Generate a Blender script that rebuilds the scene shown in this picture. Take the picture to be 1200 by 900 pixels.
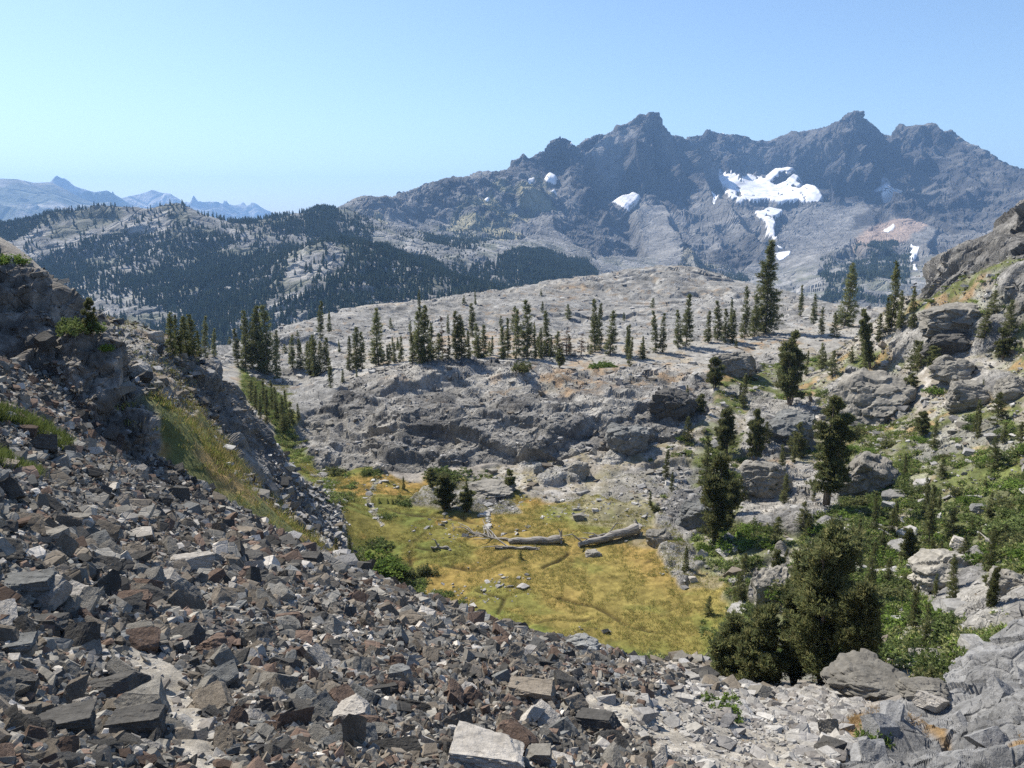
import bpy, math, random, time
import numpy as np
from mathutils import Vector, Matrix
T0 = time.time()
S = bpy.context.scene
COL = S.collection
for o in list(bpy.data.objects): bpy.data.objects.remove(o)

# ------------------------------------------------------------ camera, sky, sun, exposure
FPX, PITCH = 942.0, math.radians(11.4)
cam = bpy.data.cameras.new('camera'); cam.sensor_fit = 'HORIZONTAL'
cam.angle_x = 2*math.atan(600/FPX); cam.clip_start = 0.1; cam.clip_end = 200000
co = bpy.data.objects.new('camera', cam); COL.objects.link(co)
co.location = (0, 0, 0); co.rotation_euler = (math.pi/2-PITCH, 0, 0); S.camera = co
SUN_AZ, SUN_EL = math.radians(-47), math.radians(48)        # azimuth from +Y towards +X
w = bpy.data.worlds.new('World'); S.world = w; w.use_nodes = True
sky = w.node_tree.nodes.new('ShaderNodeTexSky'); sky.sky_type = 'NISHITA'; sky.sun_disc = False
sky.sun_elevation = SUN_EL; sky.sun_rotation = SUN_AZ; sky.altitude = 300; sky.air_density = 1.0
sky.dust_density = 0.8; sky.ozone_density = 1.0
tint = w.node_tree.nodes.new('ShaderNodeVectorMath'); tint.operation = 'MULTIPLY'; tint.inputs[1].default_value = (.86, .965, 1.08)
w.node_tree.links.new(sky.outputs[0], tint.inputs[0]); w.node_tree.links.new(tint.outputs[0], w.node_tree.nodes['Background'].inputs[0])
w.node_tree.nodes['Background'].inputs[1].default_value = 0.085
sl = bpy.data.lights.new('sun', 'SUN'); sl.energy = 4.7; sl.angle = math.radians(0.53); sl.color = (1, .935, .82)
so = bpy.data.objects.new('sun', sl); COL.objects.link(so)
sd = Vector((math.sin(SUN_AZ)*math.cos(SUN_EL), math.cos(SUN_AZ)*math.cos(SUN_EL), math.sin(SUN_EL)))
so.rotation_euler = sd.to_track_quat('Z', 'Y').to_euler(); so.location = (0, 0, 50)
S.view_settings.view_transform = 'Standard'; S.view_settings.look = 'None'
S.view_settings.gamma = 1; S.view_settings.exposure = 0.82
S.render.engine = 'CYCLES'; S.cycles.use_denoising = False
S.cycles.max_bounces = 5; S.cycles.diffuse_bounces = 3; S.cycles.glossy_bounces = 1; S.cycles.volume_bounces = 2
S.cycles.transparent_max_bounces = 4; S.cycles.use_adaptive_sampling = False

# ------------------------------------------------------------ photograph pixel -> direction
CP, SP = math.cos(PITCH), math.sin(PITCH)
def ray(x, y):
    a = (x-600)/FPX; b = -(y-450)/FPX
    return a, CP+b*SP, -SP+b*CP            # X, Y, Z
def P(x, y, Y):
    dx, dy, dz = ray(x, y); k = Y/dy
    return dx*k, Y, dz*k
def azel(x, y):
    dx, dy, dz = ray(x, y); return math.atan2(dx, dy), dz/math.hypot(dx, dy)
def proj(X, Y, Z):
    d = Y*CP-Z*SP; u = Y*SP+Z*CP; d = np.where(d < 1e-3, 1e-3, d)
    return 600+FPX*X/d, 450-FPX*u/d

# ------------------------------------------------------------ noise
F = np.float32
def _h(x, y, z, s):
    with np.errstate(over='ignore'):
        h = (x*np.uint32(0x8da6b343)) ^ (y*np.uint32(0xd8163841)) ^ (z*np.uint32(0xcb1ab31f)) ^ np.uint32((s*0x9e3779b1) & 0xffffffff)
        h ^= h >> np.uint32(15); h *= np.uint32(0x2c1b3c6d); h ^= h >> np.uint32(12); h *= np.uint32(0x297a2d39); h ^= h >> np.uint32(15)
    return h
def _u(h): return (h & np.uint32(0xffff)).astype(F)*F(1/65535)
def _v(h): return (h >> np.uint32(16)).astype(F)*F(1/65535)
def vnoise(p, sc, seed=0):
    """gradient-like smooth value noise in [-1,1], p (n,3)"""
    q = (p/F(sc)).astype(F) if np.isscalar(sc) else (p/np.array(sc, F))
    fl = np.floor(q); f = q-fl; i = fl.astype(np.int32).view(np.uint32); f = f*f*f*(f*(f*6-15)+10)
    r = np.zeros(len(p), F)
    for a in (0, 1):
        wx = f[:, 0] if a else 1-f[:, 0]
        for b in (0, 1):
            wy = f[:, 1] if b else 1-f[:, 1]
            for c in (0, 1):
                wz = f[:, 2] if c else 1-f[:, 2]
                r += wx*wy*wz*_u(_h(i[:, 0]+np.uint32(a), i[:, 1]+np.uint32(b), i[:, 2]+np.uint32(c), seed))
    return r*2-1
def fbm(p, sc, octs=4, seed=0, gain=.5):
    r = 0; a = 1; t = 0; sc = np.array(sc, F)*np.ones(3, F)
    for k in range(octs):
        r = r+a*vnoise(p, sc/2.03**k, seed+k*7); t += a; a *= gain
    return r/t*1.6
def ridged(p, sc, octs=5, seed=0, gain=.5):
    r = 0; a = 1; t = 0; wgt = 1
    for k in range(octs):
        n = 1-np.abs(vnoise(p, sc/2.07**k, seed+k*11))*1.5; n = np.clip(n, 0, 1)**2
        r = r+a*n*wgt; wgt = np.clip(n*1.6, 0, 1); t += a; a *= gain
    return r/t
ROT = np.array(Matrix.Rotation(.5, 3, 'X') @ Matrix.Rotation(.6, 3, 'Z'), F)
SPC = None
def facet(p, sc, seed=0, aniso=(1, 1, 1), tilt=.8, rot=ROT, crack=.5, lvl=.3):
    """fractured rock: every cell its own level and its own tilted face, cracks between; about [-1,1]"""
    q = (p @ rot.T)/(F(sc)*np.array(aniso, F)); q = q.astype(F)
    b = np.floor(q-F(.5)); n = len(q)
    d1 = np.full(n, 9, F); d2 = np.full(n, 9, F); hv = np.zeros(n, F); h2v = np.zeros(n, F)
    for k in range(8):
        off = np.array([k & 1, k >> 1 & 1, k >> 2 & 1], F); c = b+off; i = c.astype(np.int32).view(np.uint32)
        h1 = _h(i[:, 0], i[:, 1], i[:, 2], seed); h2 = _h(i[:, 0], i[:, 1], i[:, 2], seed+91)
        rx = q[:, 0]-c[:, 0]-.5-(_u(h1)-F(.5))*F(.8); ry = q[:, 1]-c[:, 1]-.5-(_v(h1)-F(.5))*F(.8); rz = q[:, 2]-c[:, 2]-.5-(_u(h2)-F(.5))*F(.8)
        d = rx*rx+ry*ry+rz*rz
        g = _v(h2); v = (g*2-1)*F(lvl)+tilt*((_u(h1)-F(.5))*rx*2+(_v(h1)-F(.5))*ry*2+(_u(h2)-F(.5))*rz*2)
        nr = d < d1
        h2v = np.where(nr, hv, np.where(d < d2, v, h2v)); d2 = np.where(nr, d1, np.minimum(d2, d)); hv = np.where(nr, v, hv); d1 = np.where(nr, d, d1)
    e = np.sqrt(d2)-np.sqrt(d1)
    wb = .06 if SPC is None else np.clip(5.2*SPC/F(sc*min(aniso)), .06, .9)
    hv = hv+(h2v-hv)*.5*(1-sstep(0, wb, e))-crack*.7*np.clip(1-e/np.maximum(.14, wb*.9), 0, 1)
    return hv if SPC is None else hv*sstep(1.8, 4.6, sc*min(aniso)/SPC)
def sstep(a, b, x):
    t = np.clip((x-a)/(b-a), 0, 1); return t*t*(3-2*t)
def inpoly(px, py, poly):
    r = np.zeros(px.shape, bool); n = len(poly)
    for i in range(n):
        x1, y1 = poly[i]; x2, y2 = poly[(i+1) % n]
        if y1 == y2: continue
        r ^= ((y1 > py) != (y2 > py)) & (px < (x2-x1)*(py-y1)/(y2-y1)+x1)
    return r
def blur(a, n):
    for _ in range(n):
        b = np.pad(a, 1, mode='edge')
        a = (b[1:-1, 1:-1]*2+b[:-2, 1:-1]+b[2:, 1:-1]+b[1:-1, :-2]+b[1:-1, 2:])/6
    return a

# ------------------------------------------------------------ relief: control lines read off the photograph, each point with its own distance
class Relief:
    def __init__(s, lines, world, r0, r1, az0, az1, nu=360, nv=520, nb=2, step=28):
        pts = []
        for L in lines:
            for i in range(len(L)-1):
                (x1, y1, d1), (x2, y2, d2) = L[i], L[i+1]
                m = max(1, int(math.hypot(x2-x1, y2-y1)/step))
                for j in range(m):
                    t = j/m; pts.append(P(x1+(x2-x1)*t, y1+(y2-y1)*t, math.exp(math.log(d1)*(1-t)+math.log(d2)*t)))
            pts.append(P(*L[-1]))
        pts += world
        A = np.array(pts, float); u = np.arctan2(A[:, 0], A[:, 1]); r = np.hypot(A[:, 0], A[:, 1]); v = np.log(r)
        m = r
        D = np.hypot(u[:, None]-u[None], v[:, None]-v[None]); n = len(u)
        K = np.zeros((n+3, n+3)); K[:n, :n] = -D; K[:n, :n] -= np.eye(n)*1e-3
        K[:n, n] = K[n, :n] = 1; K[:n, n+1] = K[n+1, :n] = u; K[:n, n+2] = K[n+2, :n] = v
        wv = np.linalg.lstsq(K, np.concatenate([A[:, 2], [0, 0, 0]]), rcond=None)[0]
        s.u = np.linspace(az0, az1, nu); s.v = np.linspace(math.log(r0), math.log(r1), nv)
        G = np.zeros((nu, nv))
        for i, uu in enumerate(s.u):
            G[i] = -(np.hypot(uu-u[None], s.v[:, None]-v[None]) @ wv[:n])+wv[n]+wv[n+1]*uu+wv[n+2]*s.v
        s.g = blur(G, nb); s.n = n
    def z(s, az, r):
        fu = np.clip((az-s.u[0])/(s.u[1]-s.u[0]), 0, len(s.u)-1.001); fv = np.clip((np.log(r)-s.v[0])/(s.v[1]-s.v[0]), 0, len(s.v)-1.001)
        i = fu.astype(int); j = fv.astype(int); a = fu-i; b = fv-j; g = s.g
        return (g[i, j]*(1-a)+g[i+1, j]*a)*(1-b)+(g[i, j+1]*(1-a)+g[i+1, j+1]*a)*b
def az_columns(n_in, n_out, lim_in, lim_out):
    a = np.linspace(-lim_in, lim_in, n_in); t = np.linspace(0, 1, n_out+1)[1:]
    o = lim_in+(lim_out-lim_in)*t**1.7
    return np.concatenate([-o[::-1], a, o])
class Sheet:
    """polar grid whose rows crowd where the relief turns its face to the viewer"""
    def __init__(s, rel, az, rows, floor_=.25, bias=None):
        s.az = az; n = len(az); vf = np.linspace(rel.v[0], rel.v[-1], 1500); rf = np.exp(vf)
        zf = rel.z(np.repeat(az[:, None], 1500, 1), np.repeat(rf[None], n, 0))
        el = np.arctan2(zf, rf[None]); d = np.abs(np.diff(el, axis=1))+floor_*np.diff(vf)[None]*.2
        if bias is not None: d = d*bias(rf[1:])[None]
        for _ in range(12): d = (np.roll(d, 1, 0)+d*2+np.roll(d, -1, 0))/4
        for _ in range(4): d[:, 1:-1] = (d[:, :-2]+d[:, 1:-1]*2+d[:, 2:])/4
        c = np.concatenate([np.zeros((n, 1)), np.cumsum(d, 1)], 1); s.r = np.empty((n, rows))
        for i in range(n): s.r[i] = np.exp(np.interp(np.linspace(0, c[i, -1], rows), c[i], vf))
        A = np.repeat(az[:, None], rows, 1); s.A = A
        z = rel.z(A, s.r); X = s.r*np.sin(A); Y = s.r*np.cos(A)
        s.base = np.stack([X, Y, z], 2); s.rows = rows; s.n = n
        Pv = s.base; du = np.gradient(Pv, axis=0); dv = np.gradient(Pv, axis=1)
        N = np.cross(du, dv); N /= np.linalg.norm(N, axis=2, keepdims=True)+1e-9; N *= np.where(N[..., 2:] < 0, -1, 1)
        for _ in range(3):
            M = np.pad(N, ((1, 1), (1, 1), (0, 0)), mode='edge'); N = M[1:-1, 1:-1]+M[:-2, 1:-1]+M[2:, 1:-1]+M[1:-1, :-2]+M[1:-1, 2:]
        s.N = N/(np.linalg.norm(N, axis=2, keepdims=True)+1e-9)
    def finish(s, pos):
        s.p = pos.reshape(s.n, s.rows, 3).astype(np.float64)
        s.pr = np.hypot(s.p[..., 0], s.p[..., 1]); s.pe = s.p[..., 2]/s.pr
    def hit(s, x, y):
        """first point of the surface met by the line of sight through photograph pixel x, y"""
        a, e = azel(x, y); i = int(np.clip(np.searchsorted(s.az, a), 1, s.n-1)); t = (a-s.az[i-1])/(s.az[i]-s.az[i-1]); i = i if t > .5 else i-1
        k = np.nonzero(s.pe[i] >= e)[0]
        k = k[s.pr[i][k] > 1.2] if len(k) else k
        if not len(k): return None
        j = k[0]
        if j == 0: r = s.pr[i, 0]
        else:
            e0, e1 = s.pe[i, j-1], s.pe[i, j]; t = (e-e0)/(e1-e0+1e-12); r = s.pr[i, j-1]*(1-t)+s.pr[i, j]*t
        return r*math.sin(a), r*math.cos(a), e*r
    def height(s, X, Y):
        a = math.atan2(X, Y); r = math.hypot(X, Y); i = int(np.clip(np.searchsorted(s.az, a), 1, s.n-1))
        t = (a-s.az[i-1])/(s.az[i]-s.az[i-1]); t = min(max(t, 0), 1)
        return float(np.interp(r, s.pr[i-1], s.p[i-1, :, 2])*(1-t)+np.interp(r, s.pr[i], s.p[i, :, 2])*t)
    def heights(s, X, Y):
        a = np.arctan2(X, Y); r = np.hypot(X, Y); i = np.clip(np.searchsorted(s.az, a), 1, s.n-1); out = np.empty(len(X))
        o = np.argsort(i); b = np.searchsorted(i[o], np.arange(s.n+1))
        for k in range(s.n):
            q = o[b[k]:b[k+1]]
            if len(q): out[q] = np.interp(r[q], s.pr[k], s.p[k, :, 2])
        return out

def mesh_np(name, V, Fq, mat, parent=None, smooth=True, col=None, tri=False, link=True, mats=None, midx=None):
    me = bpy.data.meshes.new(name); k = Fq.shape[1]; me.vertices.add(len(V)); me.vertices.foreach_set('co', np.ascontiguousarray(V, F).ravel())
    me.loops.add(Fq.size); me.loops.foreach_set('vertex_index', np.ascontiguousarray(Fq, np.int32).ravel())
    me.polygons.add(len(Fq)); me.polygons.foreach_set('loop_start', np.arange(0, Fq.size, k, dtype=np.int32))
    if np.isscalar(smooth): smooth = np.full(len(Fq), bool(smooth))
    me.polygons.foreach_set('use_smooth', smooth)
    me.update(calc_edges=True)
    if col is not None:
        a = me.color_attributes.new('cover', 'FLOAT_COLOR', 'POINT'); c = np.ones((len(V), 4), F); c[:, :col.shape[1]] = col; a.data.foreach_set('color', c.ravel())
    for m in ([mat] if mats is None else mats): me.materials.append(m)
    if midx is not None: me.polygons.foreach_set('material_index', midx.astype(np.int32))
    if not link: return me
    o = bpy.data.objects.new(name, me); COL.objects.link(o)
    if parent: o.parent = parent
    return o
def grid_faces(n, m):
    i = np.arange(n*m, dtype=np.int32).reshape(n, m)
    return np.stack([i[:-1, :-1], i[1:, :-1], i[1:, 1:], i[:-1, 1:]], 2).reshape(-1, 4)
def tag(o, label=None, cat=None, group=None, kind=None):
    if label: o['label'] = label
    if cat: o['category'] = cat
    if group: o['group'] = group
    if kind: o['kind'] = kind
    return o
# ------------------------------------------------------------ control lines, near ground  (x, y in the photograph, metres forward)
def back(line, f, dz):
    r = []
    for x, y, d in line:
        X, Y, Z = P(x, y, d); r.append((X*f, Y*f, Z+dz))
    return r
def flat(x, y, z):
    dx, dy, dz = ray(x, y); k = z/dz; return dx*k, dy*k, z
NEAR = [
 [(0,900,4),(300,900,5),(570,900,6),(850,900,8.5),(1000,900,9.5),(1200,900,9)],
 [(0,800,6),(230,800,8),(450,800,9.5),(650,800,11),(800,800,12.5)],
 [(0,700,8),(200,700,11),(400,700,15)],
 [(0,600,12),(150,600,16),(220,612,20)],
 [(0,540,16),(80,545,18)], [(0,440,24),(40,470,23),(80,500,22.5),(125,535,23)],
 [(170,562,24),(230,600,23),(300,628,22),(390,657,21.5),(450,690,21),(520,714,21),(600,740,20),(680,762,19.5),(760,782,19),(830,797,20),(870,806,21),(930,820,23)],
 [(0,380,28),(60,430,27),(110,500,25.5),(165,548,25.5)],
 [(10,318,30),(80,372,28.6),(130,422,28),(180,474,27.2),(191,520,26.4)],
 [(0,289,36),(20,291,36),(40,305,35),(60,325,34),(90,350,32.5),(115,372,31.5),(135,400,30.5),(165,445,29.5)],
 [(190,522,34),(250,560,36),(300,600,40),(360,640,46),(385,655,49)],
 [(150,405,52),(200,440,52),(230,500,46),(280,555,46),(320,600,49)],
 [(130,374,62),(165,381,62),(205,394,63),(235,414,66),(270,440,66),(300,480,66),(315,525,63),(328,572,60)],
 [(250,465,58),(290,535,55),(325,590,54)],
 [(325,528,72),(350,560,73),(375,595,73),(395,635,70)],
 [(300,480,120),(340,500,115)], [(280,455,140),(330,470,135)], [(290,432,165),(340,450,160)],
 [(355,515,111),(380,540,101),(450,546,97),(540,542,98),(620,545,97),(700,535,98),(800,520,98)],
 [(350,490,116),(380,500,112),(500,490,107),(600,485,106),(700,480,106),(820,480,107)],
 [(400,455,123),(450,440,126),(550,445,121),(640,450,121),(700,445,120),(800,450,118)],
 [(390,445,137),(470,427,135),(560,420,134),(640,424,135),(700,428,135),(760,424,138),(850,430,128)],
 [(400,425,168),(500,419,162),(620,414,165),(720,409,165),(800,402,165)],
 [(270,408,180),(340,402,198),(450,387,215),(560,376,225),(650,380,220),(720,387,205),(800,378,212),(870,362,240)],
 [(480,372,235),(600,355,255),(720,350,270),(820,345,275)],
 [(180,412,188),(215,410,195),(270,404,205),(330,384,232),(400,363,260),(480,356,282),(560,346,300),(600,340,310),(640,331,320),(700,321,330),(760,313,340),(810,313,340),(830,318,335),(860,329,320),(900,341,310),(960,355,300),(1010,360,280),(1045,362,240)],
 [(895,391,170),(960,396,160),(1000,420,140)], [(930,450,125),(860,470,115)],
 [(1030,470,110),(1000,520,95),(960,480,108)],
 [(1030,580,76),(1060,640,60),(1100,700,48),(1050,760,38)],
 [(1180,620,55),(1180,560,66),(1180,480,80),(1180,420,95)],
 [(1100,370,112),(1100,470,95),(1100,560,72)],
 [(1066,335,125),(1078,312,125),(1095,295,125),(1130,278,121),(1170,254,116),(1200,234,112),(1240,205,108)],
 [(1070,360,119),(1090,345,117),(1130,335,111),(1200,320,100)],
 [(1150,290,116),(1200,275,108)],
 [(960,806,30),(905,806,31),(865,795,33)], [(1150,740,36),(1200,700,38),(1190,650,46)],
 [(860,680,62),(900,650,64),(930,690,50)], [(980,620,64),(900,570,84),(850,620,75)],
 [(820,560,89),(760,540,95)], [(1000,790,29),(1040,800,27),(1085,800,24)],
 [(1110,815,21),(1130,785,20.5),(1165,755,20),(1200,725,19.5)],
 [(1200,800,13.5),(1150,810,15),(1100,862,12.8),(1000,872,12.6),(1030,835,17),(970,830,21)],
 [(880,880,10.5),(900,855,13.2),(920,830,18)],
]
W = [(0,.4,-1.72),(0,1.5,-2.3),(-3,.3,-.6),(3,.3,-3.0),(-8,0,1.6),(8,.5,-4.6),(-20,2,6),(20,3,-6.5),(-12,10,1.2),(0,-3,-1.2),(-4,-3,.8),(5,-3,-2.5),
     (-22,18,4.5),(-40,25,10),(-60,50,14),(-80,80,12),(45,25,-6),(70,45,0),(110,80,12),(150,130,18),(-150,150,0)]
for x, y in [(430,690),(500,712),(560,722),(640,740),(740,765),(830,780),(600,680),(700,700),(800,720),(500,640),(600,640),(720,640),(440,600),(540,600),(420,565),(600,590),(380,580)]:
    W.append(flat(x, y, -30))
for x, y, z in [(840,735,-29.6),(850,700,-29.2),(800,640,-29.2),(760,600,-29),(680,575,-29.6),(740,575,-28.8),(640,560,-29.6)]: W.append(flat(x, y, z))
for x, d, z in [(330,40,-15),(450,38,-20),(600,34,-20),(720,33,-20),(820,36,-21),(250,90,-27),(280,100,-29),(200,90,-20),(120,100,-14),
                (560,147,-27),(450,147,-27.5),(680,148,-27),(790,148,-27), (1150,165,-20),(1080,150,-16),(1180,150,-8)]:
    W.append(((x-600)/FPX*d/1.02, d, z))
def line(x, y): return next(L for L in NEAR if L[0][:2] == (x, y))
W += back(line(180,412), 1.16, -18)+back(line(180,412), 1.7, -80)+back(line(1066,335), 1.2, -12)+back(line(0,289)[:4], 1.3, -5)+back(line(130,374)[:4], 1.35, -12)
for a in (-76,-60,-45,-30,-15,0,15,30,45,60,76):
    a = math.radians(a)
    for r in (.42, 1.0): W.append((r*math.sin(a), r*math.cos(a), -1.72-.40*r*math.sin(a)-.44*r*math.cos(a)))
for az in (-55, -32, -15, 0, 15, 32, 55):
    a = math.radians(az); W.append((620*math.sin(a), 620*math.cos(a), -170))

FAR = [
 [(-80,305,1900),(0,286,1900),(20,275,1880),(60,258,1850),(100,248,1800),(140,243,1750),(170,248,1700),(200,242,1700),(215,241,1700),(240,249,1700),(280,258,1720),(310,253,1750),(345,248,1800),(370,246,1850),(390,240,2000)],
 [(395,240,2500),(410,233,2600),(433,227,2600),(446,232,2650),(470,225,2800),(500,213,2900),(520,209,2950),(545,208,3000),(560,202,3100),(580,199,3200),(600,187,3350),(610,182,3400),(618,183,3400),(630,176,3500),(640,166,3500),(650,159,3500),(658,155,3500),(668,164,3550),(700,155,3700),(730,145,3780),(750,135,3800),(765,129,3800),(775,132,3800),(785,147,3850),(790,157,3950),(800,158,4050),(815,155,4200),(830,150,4300),(836,149,4300),(850,157,4320),(865,160,4320),(870,155,4280),(875,154,4250),(881,163,4300),(905,160,4300),(940,151,4200),(965,148,4100),(980,141,4000),(990,134,3920),(1005,127,3900),(1016,130,3920),(1030,148,4000),(1036,160,4100),(1042,161,4080),(1050,147,3950),(1060,150,3900),(1080,146,3820),(1092,144,3800),(1105,153,3800),(1115,149,3780),(1130,165,3720),(1145,170,3650),(1155,175,3600),(1165,183,3600),(1180,192,3550),(1200,198,3500),(1260,215,3300)],
 [(100,300,1500),(200,300,1450),(300,300,1400)], [(60,330,1250),(150,340,1150),(250,350,1100)], [(300,380,950),(200,385,950)],
 [(325,300,1330),(340,340,1060)], [(375,284,1220),(430,290,1250)], [(360,330,1050),(410,330,1060),(440,330,1100)],
 [(550,325,1400),(650,320,1600),(700,330,1500)], [(520,345,1000),(640,345,1050)],
 [(450,250,2450),(500,245,2600),(550,240,2700)], [(430,270,2150),(480,280,2000),(560,270,2250)], [(620,240,2900),(600,290,2000)], [(640,212,3150),(630,195,3350)],
 [(655,190,3450),(670,178,3600),(700,172,3650),(740,152,3760)],
 [(668,165,3540),(690,188,3420),(700,212,3200),(716,240,3030)], [(665,262,2800),(690,243,2930),(715,258,2760),(724,284,2600),(690,290,2520),(670,275,2650)],
 [(722,205,3560),(735,222,3500),(750,230,3450),(760,250,3200),(742,300,2500)],
 [(759,155,3700),(752,190,3580),(750,215,3500)], [(785,160,3790),(795,190,3620),(800,218,3480),(812,238,3330)],
 [(803,190,3950),(812,215,3800)], [(836,149,4300),(838,175,4180),(842,205,4020),(870,216,3850),(885,213,3950),(920,200,3950),(950,212,3800),(965,236,3550)],
 [(872,156,4270),(868,180,4120),(866,208,3900)], [(890,175,4260),(888,200,4050)],
 [(960,236,3550),(1000,236,3500),(1020,228,3550),(1036,214,3700)], [(1001,150,3760),(985,190,3650),(974,222,3570)],
 [(1025,150,3950),(1018,190,3700),(1010,225,3560)],
 [(1040,180,3960),(1038,205,3780),(1037,240,3480)], [(1053,180,3700),(1045,215,3420),(1030,232,3380),(1025,250,3200)],
 [(1080,172,3600),(1074,185,3520),(1062,220,3280),(1048,252,3100)], [(1100,180,3680),(1088,230,3300)],
 [(1130,165,3720),(1122,210,3300),(1110,260,2900)], [(1150,190,3500),(1155,230,3100)], [(1180,250,2900),(1215,262,2700)],
 [(1000,247,3380),(960,270,3000),(920,300,2600),(880,330,2200)], [(1030,270,2900),(1000,285,2550)],
 [(985,290,2280),(1010,283,2330),(1040,288,2280),(1060,325,1900),(980,320,1900),(1000,350,1600)],
 [(850,250,3000),(872,266,2850),(870,292,2500),(835,296,2500)], [(800,250,3100),(800,290,2450),(760,330,2000)], [(898,245,3300),(905,275,2900),(918,298,2650)],
 [(750,330,1950),(800,322,2000),(850,335,1800),(900,350,1700),(950,360,1500),(1050,362,1500)],
 [(640,290,2100),(690,310,2000)], [(1090,300,2400),(1150,300,2300)],
]
FW = back(FAR[0], 1.12, -60)+back(FAR[1], 1.12, -180)+back(FAR[1], 1.5, -500)+back(FAR[0][:-2], 1.5, -260)
for az in (-60, -45, -33, -20, -8, 5, 18, 32, 45, 60):
    a = math.radians(az)
    for r, z in ((380, -150), (700, -190)): FW.append((r*math.sin(a), r*math.cos(a), z))
    if az > -5: FW.append((1150*math.sin(a), 1150*math.cos(a), -150))
    if az > 40: FW.append((3600*math.sin(a), 3600*math.cos(a), 200))
RN = Relief(NEAR, W, .45, 620, -1.35, 1.35, 520, 640, 1)
RF = Relief(FAR, FW, 380, 6800, -1.0, 1.0, 900, 460, 1, 16)
print('relief', RN.n, RF.n, time.time()-T0)
LIM = math.radians(34.5)
# ------------------------------------------------------------ near ground: detail and natural ground cover
NC = 1280
SN = Sheet(RN, az_columns(NC, 110, LIM, 1.3), 1820, floor_=.3, bias=lambda r: np.where(r < 8, .8, np.where(r < 26, 1.7, np.where(r < 92, 1.0, np.where(r < 145, 1.35, np.where(r < 370, 2.0, .5))))))
b = SN.base.reshape(-1, 3).astype(F); bx, by, bz = b[:, 0], b[:, 1], b[:, 2]
px, py = proj(bx.astype(float), np.maximum(by, .3), bz); rr = np.hypot(bx, by)
wob1 = fbm(b, 3.0, 3, 5)+.6*fbm(b, 12, 2, 6); wob2 = fbm(b, 3.0, 3, 15)+.6*fbm(b, 12, 2, 16)
def M(poly, y0, y1, warp=7, soft=2):
    m = inpoly(px+wob1*warp, py+wob2*warp*.7, poly) & (by > y0) & (by < y1)
    m = m.astype(F).reshape(SN.n, SN.rows)
    m = blur(m, soft) if soft else m
    for _ in range(8): m = (np.roll(m, 1, 0)+2*m+np.roll(m, -1, 0))/4
    return m.ravel()
def strip(line, y0, y1, wd, warp=4):
    X = px+wob1*warp; Y = py+wob2*warp*.6; d = np.full(X.shape, 1e9)
    for (x1, y1_), (x2, y2) in zip(line[:-1], line[1:]):
        L = (x2-x1)**2+(y2-y1_)**2; t = np.clip(((X-x1)*(x2-x1)+(Y-y1_)*(y2-y1_))/L, 0, 1)
        d = np.minimum(d, (X-x1-t*(x2-x1))**2+((Y-y1_-t*(y2-y1_))*1.6)**2)
    return (sstep(wd*1.25, wd*.75, np.sqrt(d))*((by > y0) & (by < y1))).astype(F)
dead = (py > 1500) | (by < .35)
talus = M([(-900,420),(0,425),(60,430),(110,500),(165,545),(230,598),(300,626),(390,655),(450,688),(520,712),(600,738),(680,760),(760,780),(800,790),(790,812),(720,835),(770,875),(860,925),(900,1400),(-900,1400)], -1, 31, 3)
talus = np.maximum(talus, dead*(bx < 2)); talus = np.maximum(talus, ((by < 26)*(px < 900)*(py < 900)*(1-inpoly(px, py, [(0,286),(190,480),(190,526),(166,548),(110,500),(60,430),(0,424),(-900,420),(-900,250)]))*(px > 0)*(px < 760)*(py > 440)).astype(F))
trail = np.maximum(strip([(165,775),(195,800),(205,830),(225,860),(265,905),(330,980)], 0, 14, 27, 3), strip([(700,832),(745,852),(800,874),(860,890),(960,905)], 0, 20, 18, 3))
gravel = M([(820,792),(880,806),(1000,806),(1015,826),(975,862),(1010,885),(960,930),(860,930),(770,880),(700,840),(770,820)], 6, 40, 5)
cliffL = M([(-900,250),(0,286),(60,324),(115,370),(145,420),(190,480),(190,526),(166,550),(110,503),(60,433),(0,425),(-900,430)], 12, 60, 3)
gully = M([(140,520),(150,450),(200,465),(230,475),(290,545),(330,590),(360,615),(405,650),(430,700),(380,720),(200,640)], 26, 58, 5)
upperL = M([(120,365),(210,385),(240,410),(240,470),(200,500),(180,470),(140,410)], 38, 75, 5)
knob = M([(205,392),(245,410),(285,445),(308,480),(322,525),(338,578),(325,585),(290,545),(250,500),(215,440)], 45, 75, 3)
fan = M([(322,520),(345,545),(400,600),(415,655),(380,655),(335,600),(318,560)], 50, 85, 4)
valley = M([(280,430),(335,440),(352,490),(356,520),(380,545),(420,565),(400,600),(340,545),(310,480),(280,460)], 70, 190, 4)
meadow = M([(345,540),(400,548),(480,552),(560,560),(640,580),(700,590),(760,600),(800,640),(850,690),(865,740),(850,790),(830,800),(700,790),(300,700),(380,640),(400,610)], 40, 112, 14, 9)*(bz < -28.4)
dome = M([(345,520),(352,490),(395,450),(470,424),(560,415),(640,420),(760,420),(840,440),(835,480),(800,510),(720,525),(640,540),(560,545),(420,550),(375,548)], 85, 146, 5)
fardome = M([(180,405),(330,380),(400,358),(480,352),(560,340),(700,315),(760,306),(850,320),(1010,350),(1040,375),(880,385),(820,400),(720,395),(600,390),(450,400),(350,425),(270,430)], 150, 480, 5)
knoll = M([(1060,340),(1066,325),(1095,285),(1130,262),(1170,242),(1260,190),(1500,150),(1500,300),(1200,300),(1160,310),(1110,330),(1085,352)], 88, 175, 4)
outcrop = M([(1090,808),(1125,775),(1165,745),(1200,715),(1500,600),(1500,1300),(985,1300),(965,930),(985,885),(1040,850),(1010,845),(1035,822)], 4, 32, 3)
rside = M([(835,440),(1060,340),(1500,200),(1500,700),(1200,715),(1100,800),(870,800),(850,700),(780,620),(760,540),(830,480)], 24, 150, 6)
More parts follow.
